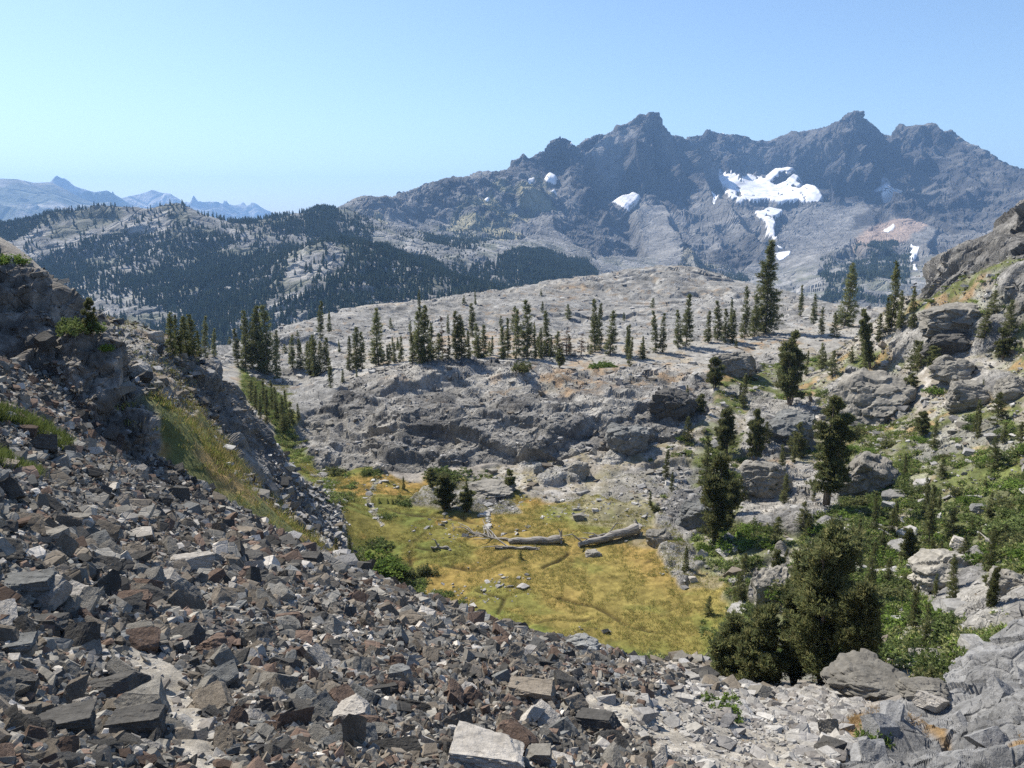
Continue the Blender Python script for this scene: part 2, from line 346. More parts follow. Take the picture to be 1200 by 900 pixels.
slopeN = M([(560,552),(700,520),(830,500),(790,600),(760,640),(690,600),(620,575)], 60, 130, 6)
fardome = np.maximum(fardome, M([(275,420),(300,415),(430,418),(400,450),(360,485),(345,480),(335,462),(300,448)], 118, 215, 4))
g = lambda a: a.reshape(SN.n, SN.rows)
# outcrops poking through the right-hand slope, read off the photograph
crag = np.zeros(len(b), F)
for poly in [[(775,640),(765,600),(800,572),(835,575),(830,620),(800,640)],[(885,712),(880,660),(925,640),(930,690),(905,715)],[(862,610),(870,545),(925,535),(990,560),(985,600),(930,625)],
             [(870,530),(880,470),(960,470),(950,520),(900,545)],[(968,460),(1000,430),(1060,440),(1065,480),(1010,500),(975,490)],[(1040,400),(1060,370),(1110,362),(1180,372),(1190,400),(1150,415),(1090,425),(1045,425)],
             [(1068,688),(1090,660),(1130,640),(1160,650),(1160,700),(1120,712),(1075,705)],[(1120,735),(1135,705),(1200,690),(1260,700),(1200,730),(1150,745)],[(1170,330),(1200,310),(1300,300),(1300,360),(1200,360)],
             [(770,460),(800,450),(840,455),(830,490),(780,490)],[(835,425),(850,405),(900,405),(920,425),(880,440)],[(480,590),(500,570),(560,565),(600,590),(560,600)],[(560,600),(530,570),(590,560),(610,600)],[(610,545),(680,540),(700,560),(640,565)],[(770,650),(800,630),(830,660),(800,690)],[(700,545),(740,500),(770,505),(730,540)],[(1100,420),(1150,430),(1190,440),(1180,470),(1120,460)]]:
    crag = np.maximum(crag, M(poly, 20, 150, 5, 2))
patch = fbm(b, (9, 9, 9), 4, 40); patch2 = fbm(b, (2.6, 2.6, 2.6), 4, 41)
slope = 1-SN.N.reshape(-1, 3)[:, 2]
rock = np.clip(cliffL+knob+dome+fardome+knoll+outcrop+crag*1.0+.5*fan+.4*upperL, 0, 1)
rs = rside*(1-rock)
rock = np.clip(rock+rs*sstep(.25, .5, patch)*.8+slopeN*sstep(.1, .4, patch)*.7+upperL*sstep(0, .3, patch), 0, 1)*(1-meadow*(1-crag))
rest = 1-rock
# --- displacement along the normal
h = np.zeros(len(b), F); ax = (1.0, 1.0, 1.0)
sel = lambda m: np.nonzero(m > .02)[0]
ROTD = np.array(Matrix.Rotation(math.radians(28), 3, 'Y') @ Matrix.Rotation(math.radians(35), 3, 'Z'), F)
ROTF = np.array(Matrix.Rotation(math.radians(6), 3, 'Y') @ Matrix.Rotation(math.radians(10), 3, 'Z'), F)
_d = np.linalg.norm(np.diff(SN.base, axis=1), axis=2); _d = np.concatenate([_d, _d[:, -1:]], 1); _e = np.linalg.norm(np.diff(SN.base, axis=0), axis=2); _e = np.concatenate([_e, _e[-1:]], 0)
spc = np.maximum(_d, _e).ravel().astype(F)
def add(mask, fn):
    global SPC
    k = sel(mask)
    if len(k): SPC = spc[k]; h[k] += (mask[k]*fn(b[k])).astype(F)
    SPC = None
add(dome, lambda q: 2.0*facet(q, 12, 1, (1.8, 1, .8), .9, ROTD, .3)+1.0*facet(q, 4.5, 2, (1.9, 1, .8), .9, ROTD, .5)+.42*facet(q, 1.8, 3, (1.6, 1, .8), .8, ROTD, .5)+.18*facet(q, .8, 4)+.6*fbm(q, 14, 4, 8))
add(fardome, lambda q: sstep(120, 200, q[:, 1])*1.1*facet(q, 34, 25, (2.2, 1.1, .7), .7, ROTF, .3)+1.3*facet(q, 16, 5, (2.2, 1.2, .6), .6, ROTF, .3)+.75*facet(q, 6, 6, (2.4, 1.2, .6), .6, ROTF, .6)+.38*facet(q, 2.6, 7, (2, 1, .7), .6, ROTF, .6)+1.0*fbm(q, 30, 4, 9))
add(cliffL, lambda q: 1.0*facet(q, 5, 11, (.8, .8, 1.7), .9, ROT, .4)+.55*facet(q, 2, 12, (.9, .8, 1.4), 1, ROT, .5)+.26*facet(q, .9, 13, ax, 1.1)+.07*facet(q, .4, 14, ax, 1)+.6*fbm(q, 8, 4, 10))
add(knob, lambda q: 1.4*facet(q, 6.5, 16, (1, 1, 1.5), .9, ROT, .4)+.7*facet(q, 2.6, 17, ax, .9)+.3*facet(q, 1.2, 18)+.08*facet(q, .6, 19)+.5*fbm(q, 9, 3, 20))
add(knoll, lambda q: 2.6*facet(q, 10, 21, (1.7, 1, .8), .9, ROTD, .4)+1.4*facet(q, 4, 22, (1.8, 1, .8), .9, ROTD, .5)+.4*facet(q, 1.7, 23)+.09*facet(q, .8, 24)+.5*fbm(q, 12, 3, 20))
add(outcrop, lambda q: .5*facet(q, 2.6, 26, (1.3, 1, .9), .8, ROTD, .5)+.28*facet(q, 1.1, 27, (1.4, 1, .8), .8, ROTD, .6)+.10*facet(q, .42, 28, ax, .8)+.04*facet(q, .18, 29)+.3*fbm(q, 4, 4, 11))
add(np.clip(crag+rock*(rs+slopeN+upperL), 0, 1)*(1-outcrop)*(1-dome)*(1-fardome), lambda q: 1.0*facet(q, 6, 31, (1.6, 1, 1), .8, ROTD, .4)+.5*facet(q, 2.4, 32, (1.5, 1, .9), .9, ROTD, .5)+.22*facet(q, 1.1, 33)+.05*facet(q, .5, 34)+.3*fbm(q, 5, 3, 35))
h += crag*.7
def terrace(mask, p, warp, st, seed):
    zz = bz+warp*fbm(b, 16, 3, seed)+.12*bx; u = zz/p; fl = np.floor(u); return (((fl+sstep(.30, .70, u-fl))*p-zz)*mask*st*sstep(-.35, .15, fbm(b, (26, 14, 14), 3, seed+1))).astype(F)
h += terrace(fardome, 2.6, 2.4, .85, 401)+terrace(fardome, 1.1, 1.2, .6, 403)+terrace(dome, 1.9, 2.6, .6, 405)
add(fan, lambda q: .12*facet(q, 1.2, 36, ax, 1)+.1*fbm(q, 3, 3, 37))
add(talus+gravel*.5+trail*.3, lambda q: .05*fbm(q, .5, 3, 38)+.12*fbm(q, 1.8, 3, 12))
add(rest*(rside+slopeN+gully+upperL), lambda q: .35*fbm(q, 5, 4, 13)+.07*facet(q, 1.2, 40, ax, 1))
add(rest*(1-rside)*(rr > 85), lambda q: .4*fbm(q, 6, 4, 14)+.08*facet(q, 1.6, 42))
ditch = (sstep(.03, .008, np.abs(fbm(b*np.array([.6, 1, 0], F), 9, 4, 61)))*sstep(-.1, .2, fbm(b, 9, 2, 62))*meadow*(by > 52))
for L_ in [[(440,590),(470,600),(520,604),(556,612)],[(536,620),(575,627),(610,621)],[(636,666),(655,656),(664,647)],[(655,700),(700,712),(745,738),(772,742)],[(818,737),(850,743),(884,741)],[(480,650),(486,682),(478,700)],[(556,690),(590,700),(583,718)],[(500,622),(476,640),(510,646)],[(600,652),(560,668),(520,664)]]:
    ditch = np.maximum(ditch, strip(L_, 50, 110, 1.7, 3.5)*meadow)
ditch = g(ditch)
for _ in range(5): ditch = (np.roll(ditch, 1, 0)+2*ditch+np.roll(ditch, -1, 0))/4
ditch = blur(ditch, 1).ravel()
add(meadow, lambda q: .12*fbm(q, 4, 4, 15)+.05*fbm(q, .8, 2, 17)); h -= ditch*.25
h[(rr < 3)] *= .4
Np = SN.N.reshape(-1, 3)
pos = b+Np*h[:, None]
SN.finish(pos)
# --- natural colours
n1 = fbm(b, 1.2, 4, 70)[:, None]; n2 = fbm(b, 6, 4, 71)[:, None]; n3 = fbm(b, 22, 3, 72)[:, None]; fine = fbm(b, .35, 2, 73)[:, None]
def C(*c): return np.array(c, F)[None]
def mix(a, c, t): t = np.asarray(t); t = t[:, None] if t.ndim == 1 else t; return a*(1-t)+c*t
col = np.repeat(C(.27, .245, .215), len(b), 0)*(1+.25*n1)
rk = mix(C(.225, .22, .215), C(.32, .31, .295), sstep(-.4, .5, n2+.4*n1)); rk = mix(rk, C(.12, .12, .125), sstep(.25, .7, -n2+.5*n1)*.7)
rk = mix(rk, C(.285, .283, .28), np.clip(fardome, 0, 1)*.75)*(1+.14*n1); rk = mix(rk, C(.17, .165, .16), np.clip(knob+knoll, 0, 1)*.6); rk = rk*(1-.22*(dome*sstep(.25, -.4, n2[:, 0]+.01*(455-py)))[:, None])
rk = mix(rk, mix(C(.12, .11, .10), C(.24, .22, .20), sstep(-.2, .5, n1+.5*fine)), cliffL*.85)
rk = mix(rk, C(.27, .24, .20), sstep(.35, .8, n3*.6+n1*.7)*.35); _f = np.zeros(len(b), F); SPC = None; _k = sel(dome+fardome+crag+knoll+outcrop); _f[_k] = facet(b[_k], 5, 411, (2, 1, .6), .5, ROTD, 1.0, .9)+.7*facet(b[_k], 1.9, 412, (2, 1, .6), .5, ROTD, 1.0, .9)
rk = rk*(1+.2*np.clip(_f, -1.6, 1))[:, None]*np.array([.95, .94, .91], F)*(1+.22*fine)
green = mix(C(.085, .10, .035), C(.13, .15, .05), sstep(-.3, .4, n1)); dry = mix(C(.27, .215, .13), C(.33, .215, .115), sstep(-.3, .5, n2))
soil = mix(C(.25, .225, .19), C(.36, .34, .31), sstep(-.2, .5, n1+.4*fine))
veg = sstep(-.25, .3, patch+.35*patch2+.25)
rc = mix(soil, mix(green, dry, sstep(.35, .6, patch2+.3*n2[:, 0])*.7), veg); col = mix(col, rc, np.clip(rside, 0, 1))
low = sstep(470, 600, py)*rside*(rr < 110); col = mix(col, mix(green, soil, sstep(.2, .6, patch2)*.7), low*.75)
col = mix(col, mix(soil, mix(C(.12, .13, .05), dry, .35), sstep(-.3, .4, patch2+.4*patch)*.6), slopeN)
col = mix(col, mix(mix(soil, C(.27,.265,.25), .7), dry, sstep(.2, .6, patch2+.1)*.45), np.clip((rr > 120)*(1-rside)*(1-fardome)*(1-dome)*(1-valley), 0, 1))
col = mix(col, mix(C(.12, .13, .05), C(.30, .21, .09), sstep(-.35, .35, patch2+.5*n1[:, 0]-.05)), gully)
col = mix(col, mix(soil, dry, sstep(-.1, .4, patch2)), upperL)
col = mix(col, mix(C(.10, .135, .03), C(.16, .17, .045), sstep(-.3, .3, n1)), valley)
mt = fbm(b, (13, 9, 9), 4, 80)+.35*n1[:, 0]
md = mix(C(.165, .15, .05), C(.265, .195, .075), sstep(-.35, .15, mt)); md = mix(md, C(.35, .19, .075), .85*sstep(-.45, .2, mt)*sstep(860, 420, px+.6*(py-560)))
nearg = np.clip(M([(395,650),(440,640),(520,690),(640,725),(780,765),(860,730),(870,800),(700,800),(400,720)], 40, 80, 18, 6), 0, 1)
md = mix(md, mix(C(.085, .125, .03), C(.13, .15, .045), sstep(-.3, .3, n1)), nearg*.8*sstep(-.6, .1, n2[:, 0]+.3)); md = mix(md, C(.115, .15, .045), sstep(-.05, .35, fbm(b, (10, 5, 5), 4, 83))*.7)
md = mix(md, C(.27, .24, .19), strip([(378,560),(385,590),(398,620),(402,655)], 50, 100, 10, 8)*.8); md = mix(md, C(.33, .30, .26), strip([(445,562),(432,578),(436,600),(446,615)], 50, 110, 3, 5))
md = mix(md, C(.17, .185, .06), sstep(-.1, .4, fbm(b, 18, 3, 82))*.4)
md = mix(md, C(.26, .235, .19), np.clip(M([(640,570),(700,560),(780,600),(860,690),(830,700),(760,650),(700,625),(640,600)], 60, 110, 12, 8)*sstep(-.3, .3, patch2+.2), 0, 1)*.7)
md = md*np.array([.97, .95, .85], F)*(1+.22*fine+.12*n1); md = mix(md, C(.05, .04, .02), ditch)
col = mix(col, md, meadow*(1-crag))
ds = mix(C(.28, .195, .12), C(.25, .23, .19), sstep(-.2, .5, n1)); flatt = sstep(.03, .01, slope)
rk = mix(rk, ds, flatt*sstep(.45, .65, patch2+.3*patch)*np.clip(dome+fardome, 0, 1)*.5)
for poly, y0, y1 in [([(625,432),(700,428),(760,438),(700,448),(640,444)],110,170),([(500,385),(640,388),(640,412),(500,412)],150,240),([(735,445),(800,425),(820,440),(760,455)],110,170),([(860,395),(935,392),(930,408),(870,410)],120,200),
                     ([(1080,390),(1130,330),(1160,320),(1150,350),(1110,385)],80,150),([(120,382),(175,388),(160,405),(120,400)],40,80),([(900,540),(990,520),(990,545),(920,565)],60,110),([(645,335),(700,330),(690,345)],220,400)]:
    q = M(poly, y0, y1, 16, 5)*sstep(-.35, .15, patch2); rk = mix(rk, ds*1.05, q*.75); col = mix(col, ds, q*.75)
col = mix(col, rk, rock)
tal = mix(C(.10, .09, .085), C(.19, .17, .155), sstep(-.3, .5, n1)); col = mix(col, tal, np.clip(talus+fan, 0, 1))
col = mix(col, mix(C(.29, .265, .225), C(.38, .35, .30), sstep(-.3, .3, fine)), np.clip(gravel*.9+trail, 0, 1)*(1-outcrop))
col = mix(col, mix(C(.17, .17, .17), C(.25, .25, .25), sstep(-.3, .4, n1)), outcrop)
col = mix(col, C(.30, .20, .10), M([(1075,838),(1110,838),(1100,852)], 4, 30, 3)+M([(985,835),(1020,838),(1000,868),(975,860)], 4, 30, 3)*.8+M([(920,825),(965,818),(960,832)], 4, 40, 3)*.8+M([(1150,870),(1200,850),(1200,880)], 4, 30, 3))
col = np.clip(col, .01, .6)
cov = np.concatenate([col, rock[:, None]], 1).astype(F)
print('near detail', time.time()-T0)

# ------------------------------------------------------------ materials of the land
def nodes(name):
    m = bpy.data.materials.new(name); m.use_nodes = True; nt = m.node_tree; bs = nt.nodes['Principled BSDF']; bs.inputs['Roughness'].default_value = .95
    bs.inputs['Specular IOR Level'].default_value = .15
    return m, nt, bs
def land(name, scale, bumpd, contrast=.35, spec=.15):
    """vertex colour of the ground, broken up by three sizes of mottling, with grain as bump"""
    m, nt, bs = nodes(name); N = nt.nodes.new; L = nt.links.new; bs.inputs['Specular IOR Level'].default_value = spec
    at = N('ShaderNodeAttribute'); at.attribute_name = 'cover'; tc = N('ShaderNodeTexCoord')
    a = N('ShaderNodeTexNoise'); a.inputs['Scale'].default_value = scale; a.inputs['Detail'].default_value = 8; a.inputs['Roughness'].default_value = .72
    c = N('ShaderNodeTexNoise'); c.inputs['Scale'].default_value = scale*.13; c.inputs['Detail'].default_value = 5
    v = N('ShaderNodeTexVoronoi'); v.feature = 'DISTANCE_TO_EDGE'; v.inputs['Scale'].default_value = scale*.35
    L(tc.outputs['Object'], a.inputs['Vector']); L(tc.outputs['Object'], c.inputs['Vector']); L(tc.outputs['Object'], v.inputs['Vector'])
    r1 = N('ShaderNodeMapRange'); r1.inputs['From Min'].default_value = .32; r1.inputs['From Max'].default_value = .68; r1.inputs['To Min'].default_value = 1-contrast; r1.inputs['To Max'].default_value = 1+contrast
    r2 = N('ShaderNodeMapRange'); r2.inputs['From Min'].default_value = .35; r2.inputs['From Max'].default_value = .65; r2.inputs['To Min'].default_value = .8; r2.inputs['To Max'].default_value = 1.15
    L(a.outputs['Fac'], r1.inputs[0]); L(c.outputs['Fac'], r2.inputs[0])
    k = N('ShaderNodeMath'); k.operation = 'MULTIPLY'; L(r1.outputs[0], k.inputs[0]); L(r2.outputs[0], k.inputs[1])
    mx = N('ShaderNodeVectorMath'); mx.operation = 'SCALE'; L(at.outputs['Color'], mx.inputs[0]); L(k.outputs[0], mx.inputs['Scale']); L(mx.outputs[0], bs.inputs['Base Color'])
    cr = N('ShaderNodeMapRange'); cr.inputs['From Min'].default_value = 0; cr.inputs['From Max'].default_value = .07; cr.inputs['To Min'].default_value = 0; cr.inputs['To Max'].default_value = .5
    L(v.outputs[0], cr.inputs[0]); ad = N('ShaderNodeMath'); ad.operation = 'MULTIPLY_ADD'; L(cr.outputs[0], ad.inputs[0]); L(at.outputs['Alpha'], ad.inputs[1]); L(a.outputs['Fac'], ad.inputs[2])
    bp = N('ShaderNodeBump'); bp.inputs['Distance'].default_value = bumpd; bp.inputs['Strength'].default_value = .9; L(ad.outputs[0], bp.inputs['Height']); L(bp.outputs[0], bs.inputs['Normal'])
    return m
MG = land('mountain_ground', 4.5, .12); MD = land('meadow_turf', 6, .05, .25, .05); MT = land('trail_gravel', 22, .03, .3)
MF = land('far_rock', .055, 7, .22); MDM = land('distant_rock', .006, 60, .3)

FQ = grid_faces(SN.n, SN.rows)
rq = (rock[FQ].mean(1) > .5) | (talus[FQ].mean(1) > .5)
mq = (meadow*(1-crag))[FQ].mean(1) > .5; tq = (trail+gravel)[FQ].mean(1)*(1-outcrop[FQ].mean(1)) > .5
def piece(name, keep, mat):
    f = FQ[keep]; u, inv = np.unique(f.ravel(), return_inverse=True)
    return tag(mesh_np(name, SN.p.reshape(-1, 3)[u], inv.reshape(f.shape), mat, smooth=~rq[keep], col=cov[u]), kind='structure')
piece('ground', ~mq & ~tq, MG); piece('meadow', mq, MD); piece('trail', tq & ~mq, MT)
print('near mesh', time.time()-T0)
# ------------------------------------------------------------ far mountains
SF = Sheet(RF, az_columns(1150, 60, LIM, 1.0), 760, floor_=.15)
fb = SF.base.reshape(-1, 3).astype(F); fpx, fpy = proj(fb[:, 0].astype(float), np.maximum(fb[:, 1], 100), fb[:, 2]); fr = np.hypot(fb[:, 0], fb[:, 1])
fN = SF.N.reshape(-1, 3); fs = 1-fN[:, 2]
fw1 = fbm(fb, 120, 3, 101)+.5*fbm(fb, 400, 2, 102); fw2 = fbm(fb, 120, 3, 103)+.5*fbm(fb, 400, 2, 104)
def MFp(poly, y0, y1, warp=5, soft=2):
    m = (inpoly(fpx+fw1*warp, fpy+fw2*warp*.7, poly) & (fb[:, 1] > y0) & (fb[:, 1] < y1)).astype(F).reshape(SF.n, SF.rows)
    return blur(m, soft).ravel()
SNOW = [
 [(842,197),(846,205),(850,207),(870,208),(885,203),(889,192),(888,208),(896,209),(905,197),(917,195),(930,195),(922,200),(908,205),(901,212),(910,214),(921,210),(930,201),(936,203),(932,210),(945,215),(955,216),(963,227),(962,235),(945,236),(935,231),(925,233),(912,234),(902,231),(890,231),(870,234),(858,230),(847,218),(841,207)],
 [(960,234),(968,238),(981,240),(975,243),(963,245),(959,239)], [(989,233),(1001,235),(995,239),(988,239)],
 [(885,246),(895,247),(898,242),(908,243),(918,244),(914,249),(906,252),(909,258),(908,268),(911,278),(906,272),(901,268),(902,262),(897,256),(890,252)],
 [(911,285),(917,289),(914,290)], [(908,298),(920,295),(926,293),(924,300),(914,303)],
 [(833,227),(838,226),(839,238),(836,244)], [(1036,204),(1040,202),(1039,220),(1034,224),(1031,222)], [(1036,238),(1042,244),(1047,243),(1045,247),(1039,249),(1036,246)],
 [(1036,270),(1050,264),(1046,268),(1040,272)], [(1066,287),(1071,294),(1076,291),(1074,298),(1069,299)], [(1071,303),(1076,312),(1073,313)],
 [(725,224),(738,222),(744,218),(752,222),(748,231),(742,240),(735,236),(730,228)], [(753,220),(760,225),(773,224),(768,230),(760,231)],
 [(640,200),(646,196),(654,199),(652,204),(642,204)], [(593,218),(599,215),(602,217),(597,221)], [(620,211),(626,210),(625,213),(620,214)], [(647,217),(653,215),(654,218),(648,219)],
 [(671,165),(676,165),(676,167),(671,168)], [(571,227),(575,225),(575,228)], [(712,238),(719,240),(718,244),(713,243)], [(843,149),(850,153),(848,156)],[(897,170),(903,170),(902,173),(897,173)] ][:22]
_e1 = fbm(fb, 22, 3, 160); _e2 = fbm(fb, 22, 3, 161)
snow = np.zeros(len(fb), F); snow_id = np.full(len(fb), -1)
for i, pl in enumerate(SNOW):
    cx_ = sum(q[0] for q in pl)/len(pl); cy_ = sum(q[1] for q in pl)/len(pl); dd = fpx*0; m = np.zeros(len(fb), bool)
    for ox, oy in ((0, 0), (.8, 0), (-.8, 0), (0, .8), (0, -.8)): m |= inpoly(fpx+(fw1*.8+_e1*1.0)*(1 if i in (0, 3) else .35)+ox*(.15 if i == 0 else .6), fpy+(fw2*.7+_e2*.9)*(1 if i in (0, 3) else .35)+oy*(.15 if i == 0 else .6), pl)
    m &= (i not in (0, 3)) | (fbm(fb*np.array([1, .4, .4], F), 40, 4, 150+i) < .42) | (fbm(fb, 9, 2, 190+i) > .25) & (fb[:, 1] > 1700) & (fb[:, 1] < 4600); snow[m] = 1 if i in (0, 3) else .45; snow_id[m] = i
snow = np.clip(blur(snow.reshape(SF.n, SF.rows), 8)*1.8, 0, 1).ravel()
massif = sstep(1900, 2600, fb[:, 1])*sstep(-60, 60, fpx-400+ (fb[:, 1]-2600)*.05)
ridge = 1-massif
scree = np.clip(MFp([(560,330),(600,290),(640,262),(665,275),(700,300),(760,300),(745,245),(775,235),(800,280),(800,330),(700,340)], 1500, 3600)
      + MFp([(830,335),(860,320),(900,285),(935,250),(960,243),(1010,240),(1030,250),(1020,275),(980,290),(950,320),(900,350)], 1700, 3600)
      + MFp([(1000,285),(1050,255),(1100,262),(1090,290),(1040,290)], 2000, 3300)+MFp([(690,180),(745,145),(755,165),(735,200),(728,215)], 3300, 3800), 0, 1)
cl = sstep(.16, .42, fs)*massif; ll = np.zeros(len(fb), F)
ROTM = np.array(Matrix.Rotation(math.radians(20), 3, 'X') @ Matrix.Rotation(math.radians(25), 3, 'Z'), F)
fh = np.zeros(len(fb), F)
SKY_ = FAR[1]; sk = np.interp(fpx, [q[0] for q in SKY_], [q[1] for q in SKY_]); tk = sstep(2, 55, fpy-sk)*(fb[:, 1] < 4600)
amp = massif*(1-snow*.9)*(1-scree*.85)
stretch = fb*np.array([1, 1, .45], F)
_d = np.linalg.norm(np.diff(SF.base, axis=1), axis=2); _d = np.concatenate([_d, _d[:, -1:]], 1).ravel().astype(F)
k = np.nonzero(amp > .02)[0]; SPC = _d[k]; q = fb[k]; qs = stretch[k]
fh[k] += amp[k]*(170*(ridged(qs, 420, 6, 110)-.45)*(.35+.9*cl[k])*(.08+.92*tk[k])+240*tk[k]*(ridged(q*np.array([1, .3, .25], F), 340, 3, 116)-.4)*(.4+cl[k])+(85*tk[k]+8)*(ridged(q*np.array([1, .35, .3], F), 95, 4, 117)-.4)*cl[k]*2+(5+63*tk[k])*facet(q, 150, 111, (.8, .8, 1.5), .9, ROTM, .3)*(.3+cl[k])+36*facet(q, 60, 112, (.8, .8, 1.5), .9, ROTM, .3)*(.5+cl[k])+11*facet(q, 26, 113, (1, 1, 1.2), .9, ROTM, .3)+4*facet(q, 12, 114))
SPC = None; crest = sstep(26, 3, fpy-sk)*massif*(fb[:, 1] < 4700)*sstep(360, 470, fpx); fh += crest*(15*(ridged(fb*np.array([1, .25, .0], F), 105, 4, 119)-.35)+8*fbm(fb, 30, 3, 118)); fh += massif*scree*(5*fbm(fb, 60, 4, 115)+1.5*facet(fb, 14, 116))*(1-snow)
k = np.nonzero(ridge > .02)[0]; q = fb[k]; SPC = _d[k]
fh[k] += ridge[k]*(26*(ridged(q, 260, 5, 120)-.4)+11*facet(q, 60, 121, (1.6, 1, .6), .8, ROTD, .3)+6*facet(q, 24, 122, (1.6, 1, .6), .8, ROTD, .3)+1.2*facet(q, 10, 123))
SPC = None
fh *= sstep(380, 600, fr)
fpos = fb+fN*fh[:, None]; SF.finish(fpos)
fz = fpos[:, 2]
a1 = fbm(fb, 90, 5, 130)[:, None]; a2 = fbm(fb, 420, 4, 131)[:, None]; a3 = fbm(fb, 30, 3, 132)[:, None]
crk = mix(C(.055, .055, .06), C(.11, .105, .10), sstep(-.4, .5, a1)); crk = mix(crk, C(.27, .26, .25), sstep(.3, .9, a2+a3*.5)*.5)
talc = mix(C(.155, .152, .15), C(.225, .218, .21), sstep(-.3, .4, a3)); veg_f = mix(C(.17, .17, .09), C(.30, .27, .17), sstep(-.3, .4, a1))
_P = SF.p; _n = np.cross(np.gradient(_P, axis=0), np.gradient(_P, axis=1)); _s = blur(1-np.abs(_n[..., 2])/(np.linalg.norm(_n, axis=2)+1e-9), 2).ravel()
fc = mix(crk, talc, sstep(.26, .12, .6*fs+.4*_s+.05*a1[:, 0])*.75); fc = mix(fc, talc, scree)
rock_shade = np.zeros(len(fb), F)  # darker rock of the steep faces, with their shade painted into the colour
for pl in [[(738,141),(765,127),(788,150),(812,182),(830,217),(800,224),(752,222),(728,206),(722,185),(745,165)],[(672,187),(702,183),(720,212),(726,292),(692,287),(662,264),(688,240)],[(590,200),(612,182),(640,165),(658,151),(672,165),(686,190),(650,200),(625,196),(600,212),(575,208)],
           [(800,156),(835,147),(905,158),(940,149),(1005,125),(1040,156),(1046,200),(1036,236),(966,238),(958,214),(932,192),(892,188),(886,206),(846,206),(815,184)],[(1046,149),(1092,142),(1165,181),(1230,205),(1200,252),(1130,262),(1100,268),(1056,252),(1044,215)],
           [(835,275),(880,262),(905,285),(890,305),(840,300)],[(1010,240),(1040,240),(1045,262),(1000,272)],[(500,208),(545,204),(560,215),(510,222)]]: rock_shade = np.maximum(rock_shade, MFp(pl, 2300, 4700, 7, 2))
fc = mix(fc, mix(C(.05, .05, .055), C(.115, .11, .105), sstep(-.4, .5, a1+.5*a3)), rock_shade*.88)
fc = mix(fc, C(.36, .26, .20), MFp([(1000,285),(1030,262),(1080,250),(1090,265),(1050,285)], 2000, 3300, 6, 4)*.7)
vg = np.clip(MFp([(420,300),(500,250),(560,225),(640,205),(660,230),(600,270),(560,300),(480,310)], 1500, 3400, 14, 5)+MFp([(380,270),(410,240),(450,238),(440,280)], 1500, 3000, 8)+.6*MFp([(790,320),(810,290),(840,290),(830,330)], 1500, 3300, 8), 0, 1)
fc = mix(fc, veg_f, vg*sstep(-.3, .35, a1[:, 0]+.4*a3[:, 0]+.1)*.85)
grn = mix(C(.17, .17, .165), C(.31, .30, .285), sstep(-.3, .4, a3+.5*a1)); gcol = mix(grn, C(.10, .11, .07), sstep(.0, .5, fbm(fb, 55, 4, 133))*.6)
fc = mix(fc, gcol, ridge)
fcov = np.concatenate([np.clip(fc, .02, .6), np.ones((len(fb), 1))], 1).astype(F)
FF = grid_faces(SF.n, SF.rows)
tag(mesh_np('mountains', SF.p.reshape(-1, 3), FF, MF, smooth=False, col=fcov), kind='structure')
print('far mesh', time.time()-T0)
# ------------------------------------------------------------ snow, distant ranges, lowland, haze
def simple(name, color, rough=.9, spec=.2):
    m, nt, bs = nodes(name); bs.inputs['Base Color'].default_value = (*color, 1); bs.inputs['Roughness'].default_value = rough; bs.inputs['Specular IOR Level'].default_value = spec
    return m, nt, bs
MS, nt, bs = simple('snow', (.86, .88, .90), .6)
tn = nt.nodes.new('ShaderNodeTexNoise'); tn.inputs['Scale'].default_value = .03; tn.inputs['Detail'].default_value = 6; tcn = nt.nodes.new('ShaderNodeTexCoord'); nt.links.new(tcn.outputs['Object'], tn.inputs['Vector'])
rm = nt.nodes.new('ShaderNodeValToRGB'); rm.color_ramp.elements[0].color = (.5, .5, .52, 1); rm.color_ramp.elements[1].color = (.82, .82, .84, 1); rm.color_ramp.elements[0].position = .3; rm.color_ramp.elements[1].position = .55
nt.links.new(tn.outputs['Fac'], rm.inputs[0]); nt.links.new(rm.outputs[0], bs.inputs['Base Color'])
sb = blur(SF.p[..., 2], 2)
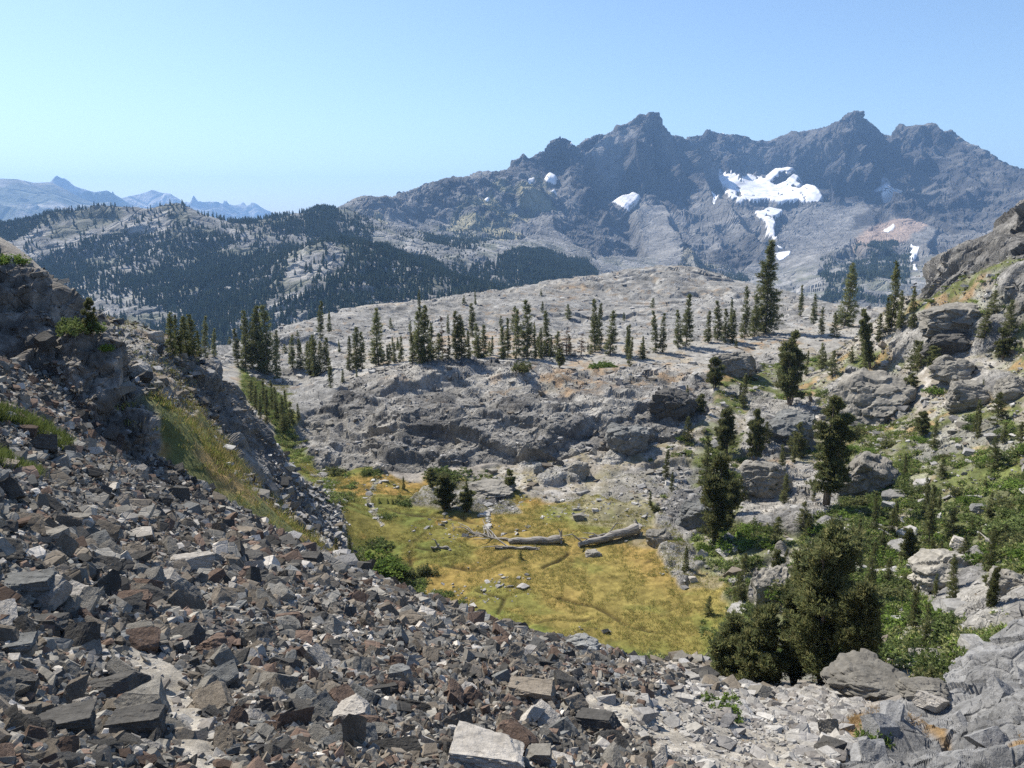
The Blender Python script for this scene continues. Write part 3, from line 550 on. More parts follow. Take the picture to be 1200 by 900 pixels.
for i, pl in enumerate(SNOW):
    vm = (snow_id == i); keep = vm[FF].sum(1) >= 2
    if keep.sum() < 1: continue
    f = FF[keep]; lab = {}
    for q in f:                                                    # keep the largest connected piece
        r_ = [lab.setdefault(int(x), int(x)) for x in q]
        def root(x):
            while lab[x] != x: x = lab[x]
            return x
        r_ = [root(int(x)) for x in q]; m_ = min(r_)
        for x in r_: lab[x] = m_
    rt = np.array([root(int(q[0])) for q in f]); vals, cnt = np.unique(rt, return_counts=True); f = f[rt == vals[cnt.argmax()]]
    u, inv = np.unique(f.ravel(), return_inverse=True); V = SF.p.reshape(-1, 3)[u].copy()
    V[:, 2] = np.maximum(V[:, 2], sb.reshape(-1)[u])+.7; f = inv.reshape(f.shape)
    lo = V.copy(); lo[:, 2] -= 6; n = len(V)                      # a body of snow six metres deep, closed below
    o = mesh_np('snow_patch', np.concatenate([V, lo]), np.concatenate([f, f[:, ::-1]+n]), MS)
    # rim
    ed = {}
    for q in f:
        for a_, b_ in zip(q, np.roll(q, -1)): ed[(a_, b_)] = 1
    rim = [(a_, b_, b_+n, a_+n)[::-1] for (a_, b_) in ed if (b_, a_) not in ed]
    bpy.data.objects.remove(o); o = mesh_np('snow_patch', np.concatenate([V, lo]), np.concatenate([f, f[:, ::-1]+n, np.array(rim, np.int32)]), MS)
    SLAB = ['large bright snowfield filling the cirque below the headwall between the two main peaks','small snow tongue at the foot of the sharp right peak beside the large snowfield','thin white snow sliver at the shaded base of the sharp right peak wall','branching snow chute running down the dark rocks below the large snowfield',
     'tiny snow fleck directly under the tip of the branching snow chute','flat snow patch on scree at the very bottom of the snow chute','narrow vertical snow streak left of the large snowfield','shaded snow strip high in the gully right of the sharp peak','small forked snow patch in the gully mouth below the shaded snow strip',
     'slanting snow sliver on reddish scree right of the sharp peak','v shaped snow patch low in the dark ravine near the right knoll','thin snow line under the v shaped patch beside the right knoll','white snow apron at the foot of the left main peak','small snow wedge just right of the apron under the left main peak','snow patch on the shoulder left of the dark tower, the largest there',
     'small snow patch on the ledge farther left along the shoulder','tiny snow fleck halfway along the shoulder','small flat snow fleck below the shoulder patch','tiny snow dot on the ridge crest right of the dark tower','faint snow dot at the far left of the shoulder ledge','little shaded snow patch in the gully right of the dark buttress','snow fleck on the skyline beside the middle tower']
    tag(o, SLAB[i], 'snow patch', 'snow patches on the rocky massif')
def range_(name, line, r0, wd, zb, amp, seed, c0, c1):
    xs = [q[0] for q in line]; az = np.linspace(math.radians(-56), math.radians(8), 520); rows = np.linspace(-1, 1, 150)
    pa = np.array([azel(x, y)[0] for x, y in line]); pe = np.array([azel(x, y)[1] for x, y in line])
    top = np.interp(az, pa, pe*r0); A, R = np.meshgrid(az, rows, indexing='ij'); r = r0+R*wd
    X = r*np.sin(A); Y = r*np.cos(A); q = np.stack([X, Y, 0*X], 2).reshape(-1, 3).astype(F)
    n = ridged(q, wd*.55, 6, seed).reshape(A.shape)-.45
    fall = np.abs(R); z = zb+(top[:, None]-zb)*(1-fall)**1.15+n*amp*np.minimum(1, fall*5+.12)*(1-fall*.4)
    V = np.stack([X, Y, z], 2).reshape(-1, 3)
    c = mix(C(*c0), C(*c1), sstep(-.2, .5, fbm(V.astype(F), wd*.12, 4, seed+3)))
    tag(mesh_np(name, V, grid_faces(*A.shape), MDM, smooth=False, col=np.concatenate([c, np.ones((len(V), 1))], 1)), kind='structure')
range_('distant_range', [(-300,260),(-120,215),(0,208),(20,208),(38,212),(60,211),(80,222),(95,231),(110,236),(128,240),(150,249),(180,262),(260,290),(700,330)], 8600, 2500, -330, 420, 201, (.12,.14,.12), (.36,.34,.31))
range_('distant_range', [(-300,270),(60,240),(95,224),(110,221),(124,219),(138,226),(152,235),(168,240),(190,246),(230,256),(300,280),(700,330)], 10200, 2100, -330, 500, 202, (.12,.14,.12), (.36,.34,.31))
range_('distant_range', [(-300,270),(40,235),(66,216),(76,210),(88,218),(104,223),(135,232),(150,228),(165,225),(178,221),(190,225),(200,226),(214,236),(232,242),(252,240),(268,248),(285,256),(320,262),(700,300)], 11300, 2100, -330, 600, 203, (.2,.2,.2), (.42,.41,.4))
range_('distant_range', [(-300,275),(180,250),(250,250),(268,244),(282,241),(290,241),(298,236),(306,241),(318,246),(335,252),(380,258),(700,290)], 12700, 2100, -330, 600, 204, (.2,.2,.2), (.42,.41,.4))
R = 60000; th = np.linspace(0, 2*math.pi, 97)[:-1]; rings = [0, 2500, 6000, 9000, 12000, 14800]
V = np.array([(r*math.cos(t), r*math.sin(t), -420-r*.003) for r in rings[1:] for t in th]); ff = []
for k in range(len(rings)-2):
    for j in range(96): ff.append((k*96+j, k*96+(j+1) % 96, (k+1)*96+(j+1) % 96, (k+1)*96+j))
lc = np.tile(C(.16, .17, .13), (len(V), 1)); tag(mesh_np('lowland', V, np.array(ff), MDM, col=lc), kind='structure')
HAZE_D = 7.6e-5
hz = bpy.data.materials.new('haze'); hz.use_nodes = True; nt = hz.node_tree; nt.nodes.remove(nt.nodes['Principled BSDF'])
pv = nt.nodes.new('ShaderNodeVolumePrincipled'); pv.inputs['Color'].default_value = (.35, .60, 1.0, 1); pv.inputs['Density'].default_value = HAZE_D; pv.inputs['Anisotropy'].default_value = .1
nt.links.new(pv.outputs[0], nt.nodes['Material Output'].inputs['Volume'])
me = bpy.data.meshes.new('haze'); x0, x1, y0, y1, z0, z1 = -15000, 15000, -15000, 15000, -482, 800
me.from_pydata([(x, y, z) for z in (z0, z1) for y in (y0, y1) for x in (x0, x1)], [], [(0,2,3,1),(4,5,7,6),(0,1,5,4),(2,6,7,3),(0,4,6,2),(1,3,7,5)])
me.materials.append(hz); ho = bpy.data.objects.new('haze', me); COL.objects.link(ho); tag(ho, kind='stuff')
print('distance', time.time()-T0)
# ------------------------------------------------------------ stones
rng = np.random.default_rng(7); random.seed(7)
def hull_rock(seed, dims, cuts=9):
    """angular block: a box with its corners and edges split off by random planes"""
    r = np.random.default_rng(seed); n = []; d = []
    R0 = np.linalg.qr(np.eye(3)+r.normal(0, .16, (3, 3)))[0]
    for a in range(3):
        for s_ in (-1, 1): v = R0[a]*s_+r.normal(0, .10, 3); n.append(v/np.linalg.norm(v)); d.append(r.uniform(.8, 1))
    for _ in range(cuts):
        v = r.normal(0, 1, 3); v /= np.linalg.norm(v); n.append(v); d.append(r.uniform(.82, 1.22))
    n = np.array(n); d = np.array(d); pts = []; m = len(n)
    for i in range(m):
        for j in range(i+1, m):
            for k in range(j+1, m):
                A = n[[i, j, k]]; dt = np.linalg.det(A)
                if abs(dt) < .08: continue
                x = np.linalg.solve(A, d[[i, j, k]])
                if (n @ x <= d+1e-6).all(): pts.append(x)
    bm = bmesh.new()
    for x in pts: bm.verts.new(x)
    bmesh.ops.remove_doubles(bm, verts=bm.verts, dist=.05)
    g_ = bmesh.ops.convex_hull(bm, input=bm.verts); bmesh.ops.delete(bm, geom=[v for v in bm.verts if not v.link_faces], context='VERTS')
    for v in bm.verts: v.co = Vector((v.co.x*dims[0], v.co.y*dims[1], v.co.z*dims[2]))
    bmesh.ops.recalc_face_normals(bm, faces=bm.faces)
    return bm
import bmesh
def bm_np(bm):
    bmesh.ops.triangulate(bm, faces=bm.faces); bm.verts.index_update()
    V = np.array([v.co[:] for v in bm.verts]); Fc = np.array([[v.index for v in f.verts] for f in bm.faces]); return V, Fc
DIM = [(1, .75, .42), (1, .6, .30), (1, .85, .55), (1.05, .75, .24), (1.2, .5, .36), (.9, .8, .42)]
LOW = [bm_np(hull_rock(100+i, DIM[i % 6], 6)) for i in range(18)]
def hi_rock(seed, dims, cuts=9, edge=.13, rough=.035, rnd=0):
    bm = hull_rock(seed, dims, cuts); bmesh.ops.triangulate(bm, faces=bm.faces)
    for _ in range(6):
        es = [e for e in bm.edges if e.calc_length() > edge*1.5]
        if not es: break
        bmesh.ops.subdivide_edges(bm, edges=es, cuts=1, use_grid_fill=False); bmesh.ops.triangulate(bm, faces=bm.faces)
    if rnd:
        for _ in range(rnd): bmesh.ops.smooth_vert(bm, verts=bm.verts, factor=.5, use_axis_x=True, use_axis_y=True, use_axis_z=True)
    bm.normal_update(); V = np.array([v.co[:] for v in bm.verts], F); N_ = np.array([v.normal[:] for v in bm.verts], F)
    q = V+F(seed*7.3); d = rough*(1.1*facet(q, .55, seed, (1.6, 1, .5), .9, ROT, .5)+.6*facet(q, .24, seed+1, (1.4, 1, .6), .9)+.5*fbm(q, .3, 3, seed+2))
    V = V+N_*d[:, None]; bm.verts.index_update(); Fc = np.array([[v.index for v in f.verts] for f in bm.faces]); bm.free(); return V, Fc
def stone_mat(name, objcol, scale=6, bump=.03, con=.3):
    m = land(name, scale, bump, con); nt = m.node_tree
    if objcol:
        at = [n for n in nt.nodes if n.type == 'ATTRIBUTE'][0]; oi = nt.nodes.new('ShaderNodeObjectInfo')
        for l in list(at.outputs['Color'].links): t = l.to_socket; nt.links.remove(l); nt.links.new(oi.outputs['Color'], t)
        for l in list(at.outputs['Alpha'].links): t = l.to_socket; nt.links.remove(l); t.default_value = 0
    return m
MST = stone_mat('talus_stone', True, 9, .03, .28); MSR = stone_mat('rubble_stone', False, 11, .02, .25); MBO = stone_mat('boulder_stone', True, 2.6, .08, .32)
PAL = {'grey': (.20, .188, .165), 'reddish brown': (.14, .10, .078), 'charcoal': (.07, .067, .062), 'pale tan': (.36, .335, .30), 'blue grey': (.145, .147, .142), 'brown grey': (.165, .142, .114)}
PN = list(PAL); PW = np.array([.28, .12, .20, .08, .07, .25])
def rotm(n, tilt):
    """random yaw, then a tilt of up to 'tilt' radians about a random level axis"""
    a = rng.uniform(0, 2*math.pi, n); t = rng.normal(0, tilt, n); p_ = rng.uniform(0, 2*math.pi, n)
    ca, sa = np.cos(a), np.sin(a); Z0 = np.zeros(n); O = np.ones(n)
    Rz = np.stack([ca, -sa, Z0, sa, ca, Z0, Z0, Z0, O], 1).reshape(n, 3, 3)
    ux, uy = np.cos(p_), np.sin(p_); c, s_ = np.cos(t), np.sin(t)
    K = np.stack([c+ux*ux*(1-c), ux*uy*(1-c), uy*s_, ux*uy*(1-c), c+uy*uy*(1-c), -ux*s_, -uy*s_, ux*s_, c], 1).reshape(n, 3, 3)
    return K @ Rz
def merged(name, protos, idx, R_, sc, T, colr, mat, smooth=False):
    Vs = []; Fs = []; Cs = []; o = 0
    for k, (V, Fc) in enumerate(protos):
        w_ = np.nonzero(idx == k)[0]
        if not len(w_): continue
        P_ = np.einsum('nij,vj->nvi', R_[w_], V)*sc[w_][:, None, None]+T[w_][:, None, :]
        Vs.append(P_.reshape(-1, 3)); Fs.append((Fc[None]+(np.arange(len(w_))*len(V))[:, None, None]+o).reshape(-1, 3)); Cs.append(np.repeat(colr[w_], len(V), 0)); o += len(w_)*len(V)
    return mesh_np(name, np.concatenate(Vs), np.concatenate(Fs), mat, smooth=smooth, col=np.concatenate(Cs))
area = (_d2 := None) or (np.linalg.norm(np.diff(SN.base, axis=1, append=SN.base[:, -1:]), axis=2)*np.linalg.norm(np.diff(SN.base, axis=0, append=SN.base[-1:]), axis=2)).ravel()
allp = SN.p.reshape(-1, 3)
def pick(weight, n):
    w_ = weight*area; c = np.cumsum(w_); k = np.searchsorted(c, rng.uniform(0, c[-1], n)); T = allp[k].copy()
    T[:, 0] += rng.uniform(-.5, .5, n)*spc[k]; T[:, 1] += rng.uniform(-.5, .5, n)*spc[k]; T[:, 2] = SN.heights(T[:, 0], T[:, 1]); return T, k
slopeR = np.array(Matrix.Rotation(math.atan(.42), 3, 'X') @ Matrix.Rotation(math.atan(.36), 3, 'Y'))
# talus, two sizes
inside = ((px > -260) & (px < 1400) & (rr > 1.6)).astype(F)
tw = talus*(1-trail*.97)*(1-gravel*.7)*inside
A_t = float((tw*area).sum()); print('talus area', A_t)
n1_ = int(A_t*70); T1, k1 = pick(tw, n1_); s1 = .034*(1-rng.uniform(0, 1, n1_))**(-.42); s1 = .88*np.clip(s1, .034, .21)*(1+.25*sstep(900, 300, px[k1]))
r1_ = np.hypot(T1[:, 0], T1[:, 1]); near_ok = ~(((r1_ < 6) & (s1 > .12)) | ((r1_ < 9) & (s1 > .22))); T1 = T1[near_ok]; s1 = s1[near_ok]; n1_ = len(s1)
c1 = rng.choice(6, n1_, p=PW/PW.sum()); R1 = slopeR @ rotm(n1_, .45); T1[:, 2] += s1*rng.uniform(-.05, .55, n1_)
i1 = rng.integers(0, 18, n1_)
vis = s1/np.hypot(T1[:, 0], T1[:, 1]); PX, PY = proj(T1[:, 0], np.maximum(T1[:, 1], .3), T1[:, 2]); inf = (PX > -5) & (PX < 1205) & (PY > 0) & (PY < 905); vis[~inf] *= 0
order = np.argsort(-vis); BIG = order[:262]; rest_ = np.ones(n1_, bool); rest_[BIG] = False
HI = [hi_rock(300+i, DIM[i % 6], 8, .17, .04) for i in range(18)]
HIM = [mesh_np('talus_block', V, Fc, MST, smooth=False, link=False) for V, Fc in HI]
THINGS = []                                                     # (object, describing words, kind word, category, group, photo x, photo y)
def reg(o, words_, cat, group, x=None, y=None, size=None):
    if x is None: X, Y, Z = o.location; x, y = proj(X, max(Y, .3), Z); x = float(x); y = float(y)
    o['category'] = cat
    if group: o['group'] = group
    THINGS.append((o, words_, x, y, size)); return o
shape_w = ['blocky', 'flat', 'chunky', 'thin slab like', 'elongated', 'squarish']
Cp = np.array([PAL[k] for k in PN])
for j in BIG:
    o = bpy.data.objects.new('talus_block', HIM[i1[j]]); COL.objects.link(o)
    o.matrix_world = Matrix.Translation(Vector(T1[j])) @ Matrix(R1[j].tolist()).to_4x4() @ Matrix.Scale(float(s1[j]), 4)
    v = rng.uniform(.82, 1.2); o.color = (*[float(q*v) for q in Cp[c1[j]]], 1)
    reg(o, f"{shape_w[i1[j] % 6]} {PN[c1[j]]} rock", 'rock', 'loose rocks of the talus slope', PX[j], PY[j], s1[j])
w_ = np.nonzero(rest_)[0]; cc = Cp[c1[w_]]*rng.uniform(.6, 1.5, (len(w_), 1))
n2_ = int(min(A_t*80, 70000)); T2, k2 = pick(tw/np.maximum(rr, 3)**.9, n2_); s2 = rng.uniform(.018, .05, n2_)*(1+np.hypot(T2[:, 0], T2[:, 1])/26); T2[:, 2] += s2*rng.uniform(0, .8, n2_)
c2 = rng.choice(6, n2_, p=PW/PW.sum())
merged('talus_rubble', LOW, np.concatenate([i1[w_], rng.integers(0, 18, n2_)]), np.concatenate([R1[w_], slopeR @ rotm(n2_, .6)]), np.concatenate([s1[w_], s2]), np.concatenate([T1[w_], T2]),
       np.concatenate([cc, Cp[c2]*rng.uniform(.6, 1.6, (n2_, 1))]), MSR)['kind'] = 'stuff'
# gravel of the trail and the flat beside it
gw = (trail*.25+gravel*.75*(1-trail))*(1-outcrop)*inside; n3_ = 26000; T3, k3 = pick(gw/np.maximum(rr, 3), n3_); s3 = .013*(1-rng.uniform(0, 1, n3_))**(-.45); s3 = np.clip(s3, .013, .12)*(1+np.hypot(T3[:, 0], T3[:, 1])/30); T3[:, 2] += s3*.15
g3 = np.array([[.30, .285, .26], [.24, .23, .22], [.36, .345, .32], [.19, .175, .16]])[rng.integers(0, 4, n3_)]*rng.uniform(.8, 1.15, (n3_, 1))
merged('trail_stones', LOW, rng.integers(0, 18, n3_), rotm(n3_, .35), s3, T3, g3, MSR)['kind'] = 'stuff'
# broken rock on the left rib, the fan, the dome foot and the right-hand slope
def rubble(name, wgt, n, s0, smax, al, cols, tilt=.4, up=.2, mat=None):
    T, k = pick(wgt*((px > -120) & (px < 1320)), n); s = np.clip(s0*(1-rng.uniform(0, 1, n))**(-al), s0, smax); T[:, 2] += s*rng.uniform(-.1, up, n)
    c = np.array(cols)[rng.integers(0, len(cols), n)]*rng.uniform(.78, 1.2, (n, 1))
    merged(name, LOW, rng.integers(0, 18, n), rotm(n, tilt), s, T, c, mat or MSR)['kind'] = 'stuff'
GR = [PAL['grey'], PAL['brown grey'], PAL['charcoal'], (.26, .255, .25)]; LG = [(.25, .245, .24), (.31, .30, .29), (.19, .185, .18), (.37, .36, .34)]
flatter = sstep(.75, .35, slope)
rubble('fallen_rock', (cliffL*1.3+upperL*1.2+knob*1.0)*(.25+.75*flatter), 5500, .06, .42, .42, GR, .5, .3)
rubble('fan_rubble', fan+gully*sstep(.2, .5, patch2)*.25+strip([(300,560),(340,600),(395,650)], 45, 85, 16, 6)*.8, 9000, .09, .6, .4, GR+LG, .4, .4)
rubble('slope_stones', (1-meadow)*(slopeN*.9+rside*.75*(1-low*.4)+dome*.55*flatter+.3*((py > 380) & (py < 440) & (rr < 240) & (rr > 110))), 26000, .08, .7, .42, LG+GR[:2], .35, .3)
rubble('dome_stones', fardome*1.0, 4500, .16, 1.0, .4, LG, .25, .2)
rubble('lower_talus', ((rr > 19) & (rr < 56) & (px > 150) & (px < 900) & (bz > -29.5))*(1-rside)*(1-gully)*(1-meadow)*(1-talus*.8)*(1-rock*.7)*1.0, 14000, .07, .5, .42, GR, .4, .3)
rubble('path_edge_stones', strip([(660,765),(720,778),(790,792),(850,803),(900,812)], 12, 50, 16, 3), 1500, .05, .35, .42, LG+GR, .4, .3)
rubble('meadow_stones', meadow*sstep(.1, .5, fbm(b, 7, 3, 301))*.3+strip([(378,560),(385,590),(398,620),(402,655)], 50, 100, 11, 8)+strip([(445,562),(432,578),(436,600),(446,615)], 50, 110, 4, 5)*1.5+strip([(570,590),(572,612),(566,625)], 60, 110, 3, 3)*2+strip([(640,600),(700,598),(760,605),(740,630)], 60, 110, 12, 10)*.5, 2600, .08, .5, .4, LG, .3, .2)
print('rubble', time.time()-T0)
# single boulders, each read off the photograph: photo x of the middle, y of the foot, width and height in photo pixels
HB = [
 (567,910,96,40,'pale tan','pale cream boulder at the bottom edge of the picture',.95,'ang'),(630,900,36,26,'grey','grey boulder touching the right side of the pale bottom boulder',.9,'ang'),(660,903,26,20,'pale tan','small whitish stone at the bottom edge right of the pale boulder',1.05,'ang'),
 (163,868,68,42,'charcoal','dark brown angular block beside the lower left trail gravel',1.1,'ang'),(133,826,84,36,'charcoal','long dark slab pointing down to the lower left trail gravel',1.25,'slab'),(22,826,56,54,'charcoal','big dark boulder at the left edge above the bottom corner',1.1,'ang'),
 (72,868,86,30,'charcoal','long tilted brown slab left of the dark angular block',1.15,'slab'),(625,826,58,24,'brown grey','broad flat tan slab in the middle of the scree right of the bottom trail',1.3,'slab'),(700,862,58,24,'charcoal','long dark rock lying just left of the gravel path',1.05,'slab'),
 (414,852,44,34,'pale tan','pale square block low in the scree left of centre',1,'ang'),(468,802,32,27,'blue grey','blue grey slab standing out mid scree',1.25,'slab'),(681,768,46,22,'blue grey','smooth pale blue grey boulder on the scree crest below the meadow',1.6,'round'),
 (564,741,18,12,'pale tan','small white boulder on the scree crest beneath the meadow',1.1,'round'),(52,532,33,30,'charcoal','dark upright block under the cliff beside the green grass tuft',1.0,'ang'),(13,588,30,38,'charcoal','dark leaning block at the left edge below the green grass',1.0,'ang'),
 (40,706,68,30,'blue grey','large greenish grey wedge at the left edge mid scree',.9,'ang'),(64,640,40,22,'grey','grey squared slab high on the left scree',1.1,'slab'),(100,620,20,15,'pale tan','bright white stone high on the left scree',1.15,'ang'),
 (224,672,54,26,'pale tan','pale broken slab on the upper left scree',.85,'slab'),(20,770,44,28,'blue grey','blue grey ribbed boulder near the left edge low in the scree',.9,'ang'),(210,590,30,26,'charcoal','dark brown block on the scree crest by the grassy gully',1.1,'ang'),
 (365,660,26,14,'charcoal','dark flat topped rock on the scree crest above the two little conifers',1.1,'ang'),(480,736,30,18,'brown grey','brown grey block on the crest of the scree below the willows',1,'ang'),(250,775,44,30,'reddish brown','reddish layered rock beside the head of the lower left trail',1,'ang'),
 (338,740,36,24,'reddish brown','long reddish block mid scree left of centre',1,'slab'),(60,745,40,26,'charcoal','charcoal block in the left scree above the ribbed boulder',1,'ang'),(1020,824,112,36,'grey','humped dark grey boulder right of the pine clump foot',.72,'round'),(1080,822,58,26,'grey','low grey boulder against the right end of the humped boulder',.8,'round'),
 (1088,836,36,22,'pale tan','pale block in front of the low grey boulder',.95,'ang'),(971,866,26,34,'grey','upright pointed stone on the gravel flat',.95,'ang'),(972,884,36,18,'charcoal','dark stone under the pointed stone',1,'ang'),(888,806,24,12,'pale tan','pale slab at the edge of the gravel left of the pine foot',1,'slab'),
 (1018,584,96,60,'grey','big rounded grey boulder with cracked face in the middle of the right slope',.95,'round'),(1018,498,100,66,'grey','large sloping grey boulder below the leaning pine',1.1,'round'),(898,582,58,42,'grey','rounded grey rock left of the broad topped pine',1,'round'),
 (860,440,52,30,'grey','dark grey boulder at the edge of the green terrace below the tall conifer',.9,'round'),(735,535,50,34,'blue grey','rounded boulder at the right foot of the grey dome',1.15,'round'),(790,494,58,36,'charcoal','dark knobbly boulder right of the grey dome',1.3,'round'),
 (1124,642,20,15,'pale tan','white squared block above the split boulder on the right',1.15,'ang'),(1108,692,82,48,'grey','split pale grey boulder among shrubs on the right',1.4,'round'),(1149,603,24,12,'blue grey','small wedge boulder on the green right slope',1,'ang'),
 (444,553,15,11,'pale tan','pale round boulder at the dome foot by the meadow',1.1,'round'),(631,556,14,12,'blue grey','blue grey boulder below the dome near the flat gravel',1.4,'round'),(677,557,28,19,'grey','smooth grey boulder below the dome',1.2,'round'),(657,547,12,10,'charcoal','dark stone left of the smooth grey boulder below the dome',1.3,'ang'),
 (767,646,50,14,'grey','low grey stone on the meadow edge right of the logs',1.1,'round') if 0 else (695,654,20,8,'grey','flat grey stone in the meadow below the right log',1.2,'round'),(678,611,14,9,'grey','dark wedge stone above the gap between the logs',1,'ang'),(697,602,8,6,'pale tan','small white stone above the right log',1.1,'ang'),
 (811,684,12,9,'pale tan','pale stone at the right meadow edge',1.1,'ang'),(905,712,52,62,'grey','steep grey slab rock left of the pine clump',1.1,'slabup'),(1140,480,60,34,'grey','low grey rock on the upper right slope',1,'round'),(1115,455,50,30,'grey','rounded rock under the upper right cliff band',1,'round'),
 (1185,470,44,30,'grey','grey boulder at the right edge of the upper slope',1,'round'),(1120,402,90,34,'grey','broad smooth ledge boulder on the upper right slope',1,'round'),(1180,700,46,36,'grey','grey boulder at the right edge above the outcrop',1.1,'round'),(575,582,60,14,'grey','low broken rock among the meadow shrubs',1.1,'round'),
 (772,642,34,24,'grey','rough low rock right of the right log',.9,'round'),(820,620,56,44,'blue grey','rough sloping rock above the right log',.95,'slabup'),
 (1112,424,60,30,'charcoal','dark notched boulder below the broad smooth ledge',1.3,'round'),(925,520,60,46,'blue grey','striated grey slab face under the bushy conifer',1.15,'slabup'),(182,400,20,12,'pale tan','tan boulder on the left skyline',1,'round'),(174,381,9,5,'charcoal','small dark boulder perched on the left skyline',1.3,'round'),
 (165,446,28,26,'pale tan','pale block on the left cliff shoulder',.85,'ang')]
def boulder(x, yb, wp, hp, pal, label, br, kind, i):
    h = SN.hit(x, yb-1)
    if h is None: return
    X, Y, Z = h; dist = Y*CP-Z*SP; wd = wp/FPX*dist*.53; ht = hp/FPX*dist*.50; seed = 500+i*3
    edge = .07 if wp > 40 else .11
    dims = {'ang': (1, .9, 1), 'slab': (1, .9, 1), 'round': (1, .9, 1), 'slabup': (1, .8, 1)}[kind]
    V, Fc = hi_rock(seed, dims, 7 if kind != 'round' else 14, edge, .05 if kind != 'round' else .045, {'round': 3, 'slabup': 0}.get(kind, 0))
    if kind in ('round', 'slabup'):
        L_ = np.linalg.norm(V, axis=1, keepdims=True); V = V/L_*(L_*.7+.3*L_.mean())
        q_ = V.astype(F)+F(i*3.1); V = V*(1+.16*fbm(q_, .9, 3, seed)+.13*facet(q_, .5, seed+5, (1.4, 1, .7), .9, ROTD, .6))[:, None]
    V = V/np.abs(V).max(0)*np.array([wd, wd*(.8 if kind != 'slab' else .6), ht*(1.3 if kind in ('round', 'slabup') else 1.05)]); 
    a = math.atan2(X, Y)
    o = mesh_np('boulder', V, Fc, MBO if wp > 22 and kind in ('round', 'slabup') else MST, smooth=False); o.rotation_euler = (0, 0, -a+random.uniform(-.25, .25))
    u = Vector((X, Y, 0)).normalized(); c = Vector((X, Y, 0))+u*wd*.55; zg = SN.height(c.x, c.y); c.z = min(max(zg, Z-ht*.1), Z+ht)+ht*(.30 if kind in ('round', 'slabup') else .5); o.location = c
    v = br*1.1; o.color = (*[q*v for q in PAL[pal]], 1); reg(o, '='+label, 'boulder' if kind in ('round', 'slabup') else 'rock', None, x, yb)
for i, t in enumerate(HB): boulder(*t, i)
Tb, kb = pick(outcrop*(rr > 7)*((px < 1215) & (py < 905)), 60)
for j in range(60):
    i = int(rng.integers(0, 18)); s_ = float(np.clip(.13*(1-rng.uniform())**(-.4), .12, .33)); o = bpy.data.objects.new('ledge_block', HIM[i]); COL.objects.link(o); v = float(rng.uniform(.8, 1.3))
    o.matrix_world = Matrix.Translation(Vector(Tb[j])+Vector((0, 0, s_*.1))) @ Matrix((slopeR @ rotm(1, .35)[0]).tolist()).to_4x4() @ Matrix.Scale(s_, 4); o.color = (.19*v, .19*v, .19*v, 1)
    reg(o, f"{shape_w[i % 6]} {'pale grey' if v > 1.05 else 'dark grey'} block", 'rock', 'broken blocks on the right edge outcrop', None, None, s_)
Tb, kb = pick(np.clip(rside+slopeN*.4, 0, 1)*(rr > 32)*(rr < 120)*((px < 1215) & (px > 560) & (py < 760)), 95)
for j in range(95):
    i = int(rng.integers(0, 18)); s_ = float(np.clip(.38*(1-rng.uniform())**(-.45), .38, 1.3)); o = bpy.data.objects.new('boulder', HIM[i]); COL.objects.link(o); v = float(rng.uniform(.8, 1.5))
    o.matrix_world = Matrix.Translation(Vector(Tb[j])+Vector((0, 0, s_*.05))) @ Matrix(rotm(1, .2)[0].tolist()).to_4x4() @ Matrix.Scale(s_, 4); o.color = (.24*v, .235*v, .225*v, 1)
    reg(o, f"{shape_w[i % 6]} {'pale' if v > 1.2 else ('mid grey' if v > 1 else 'dark grey')} boulder", 'boulder', 'boulders scattered over the right slope', None, None, s_)
print('stones', time.time()-T0)
# ------------------------------------------------------------ vegetation
def leafmat(name, tr=.22):
    m = bpy.data.materials.new(name); m.use_nodes = True; nt = m.node_tree; nt.nodes.remove(nt.nodes['Principled BSDF']); N = nt.nodes.new; L = nt.links.new
    at = N('ShaderNodeAttribute'); at.attribute_name = 'cover'; oi = N('ShaderNodeObjectInfo'); mr = N('ShaderNodeMapRange'); mr.inputs['To Min'].default_value = .8; mr.inputs['To Max'].default_value = 1.25; L(oi.outputs['Random'], mr.inputs[0])
    vm = N('ShaderNodeVectorMath'); vm.operation = 'SCALE'; L(at.outputs['Color'], vm.inputs[0]); L(mr.outputs[0], vm.inputs['Scale'])
    d = N('ShaderNodeBsdfDiffuse'); t = N('ShaderNodeBsdfTranslucent'); mx = N('ShaderNodeMixShader'); mx.inputs[0].default_value = tr
    L(vm.outputs[0], d.inputs[0]); L(vm.outputs[0], t.inputs[0]); L(d.outputs[0], mx.inputs[1]); L(t.outputs[0], mx.inputs[2]); L(mx.outputs[0], nt.nodes['Material Output'].inputs['Surface'])
    return m
MLF = leafmat('needles', .45); MWL = leafmat('willow_leaves', .3); MGS = leafmat('grass_blades', .3)
MBK, nt, bs = simple('bark', (.16, .13, .105)); tcn = nt.nodes.new('ShaderNodeTexCoord'); tn = nt.nodes.new('ShaderNodeTexNoise'); tn.inputs['Scale'].default_value = 7; tn.inputs['Detail'].default_value = 6
mpn = nt.nodes.new('ShaderNodeMapping'); mpn.inputs['Scale'].default_value = (3, 3, .5); nt.links.new(tcn.outputs['Object'], mpn.inputs[0]); nt.links.new(mpn.outputs[0], tn.inputs[0])
rm = nt.nodes.new('ShaderNodeValToRGB'); rm.color_ramp.elements[0].color = (.09, .075, .06, 1); rm.color_ramp.elements[1].color = (.24, .20, .165, 1); nt.links.new(tn.outputs['Fac'], rm.inputs[0]); nt.links.new(rm.outputs[0], bs.inputs['Base Color'])
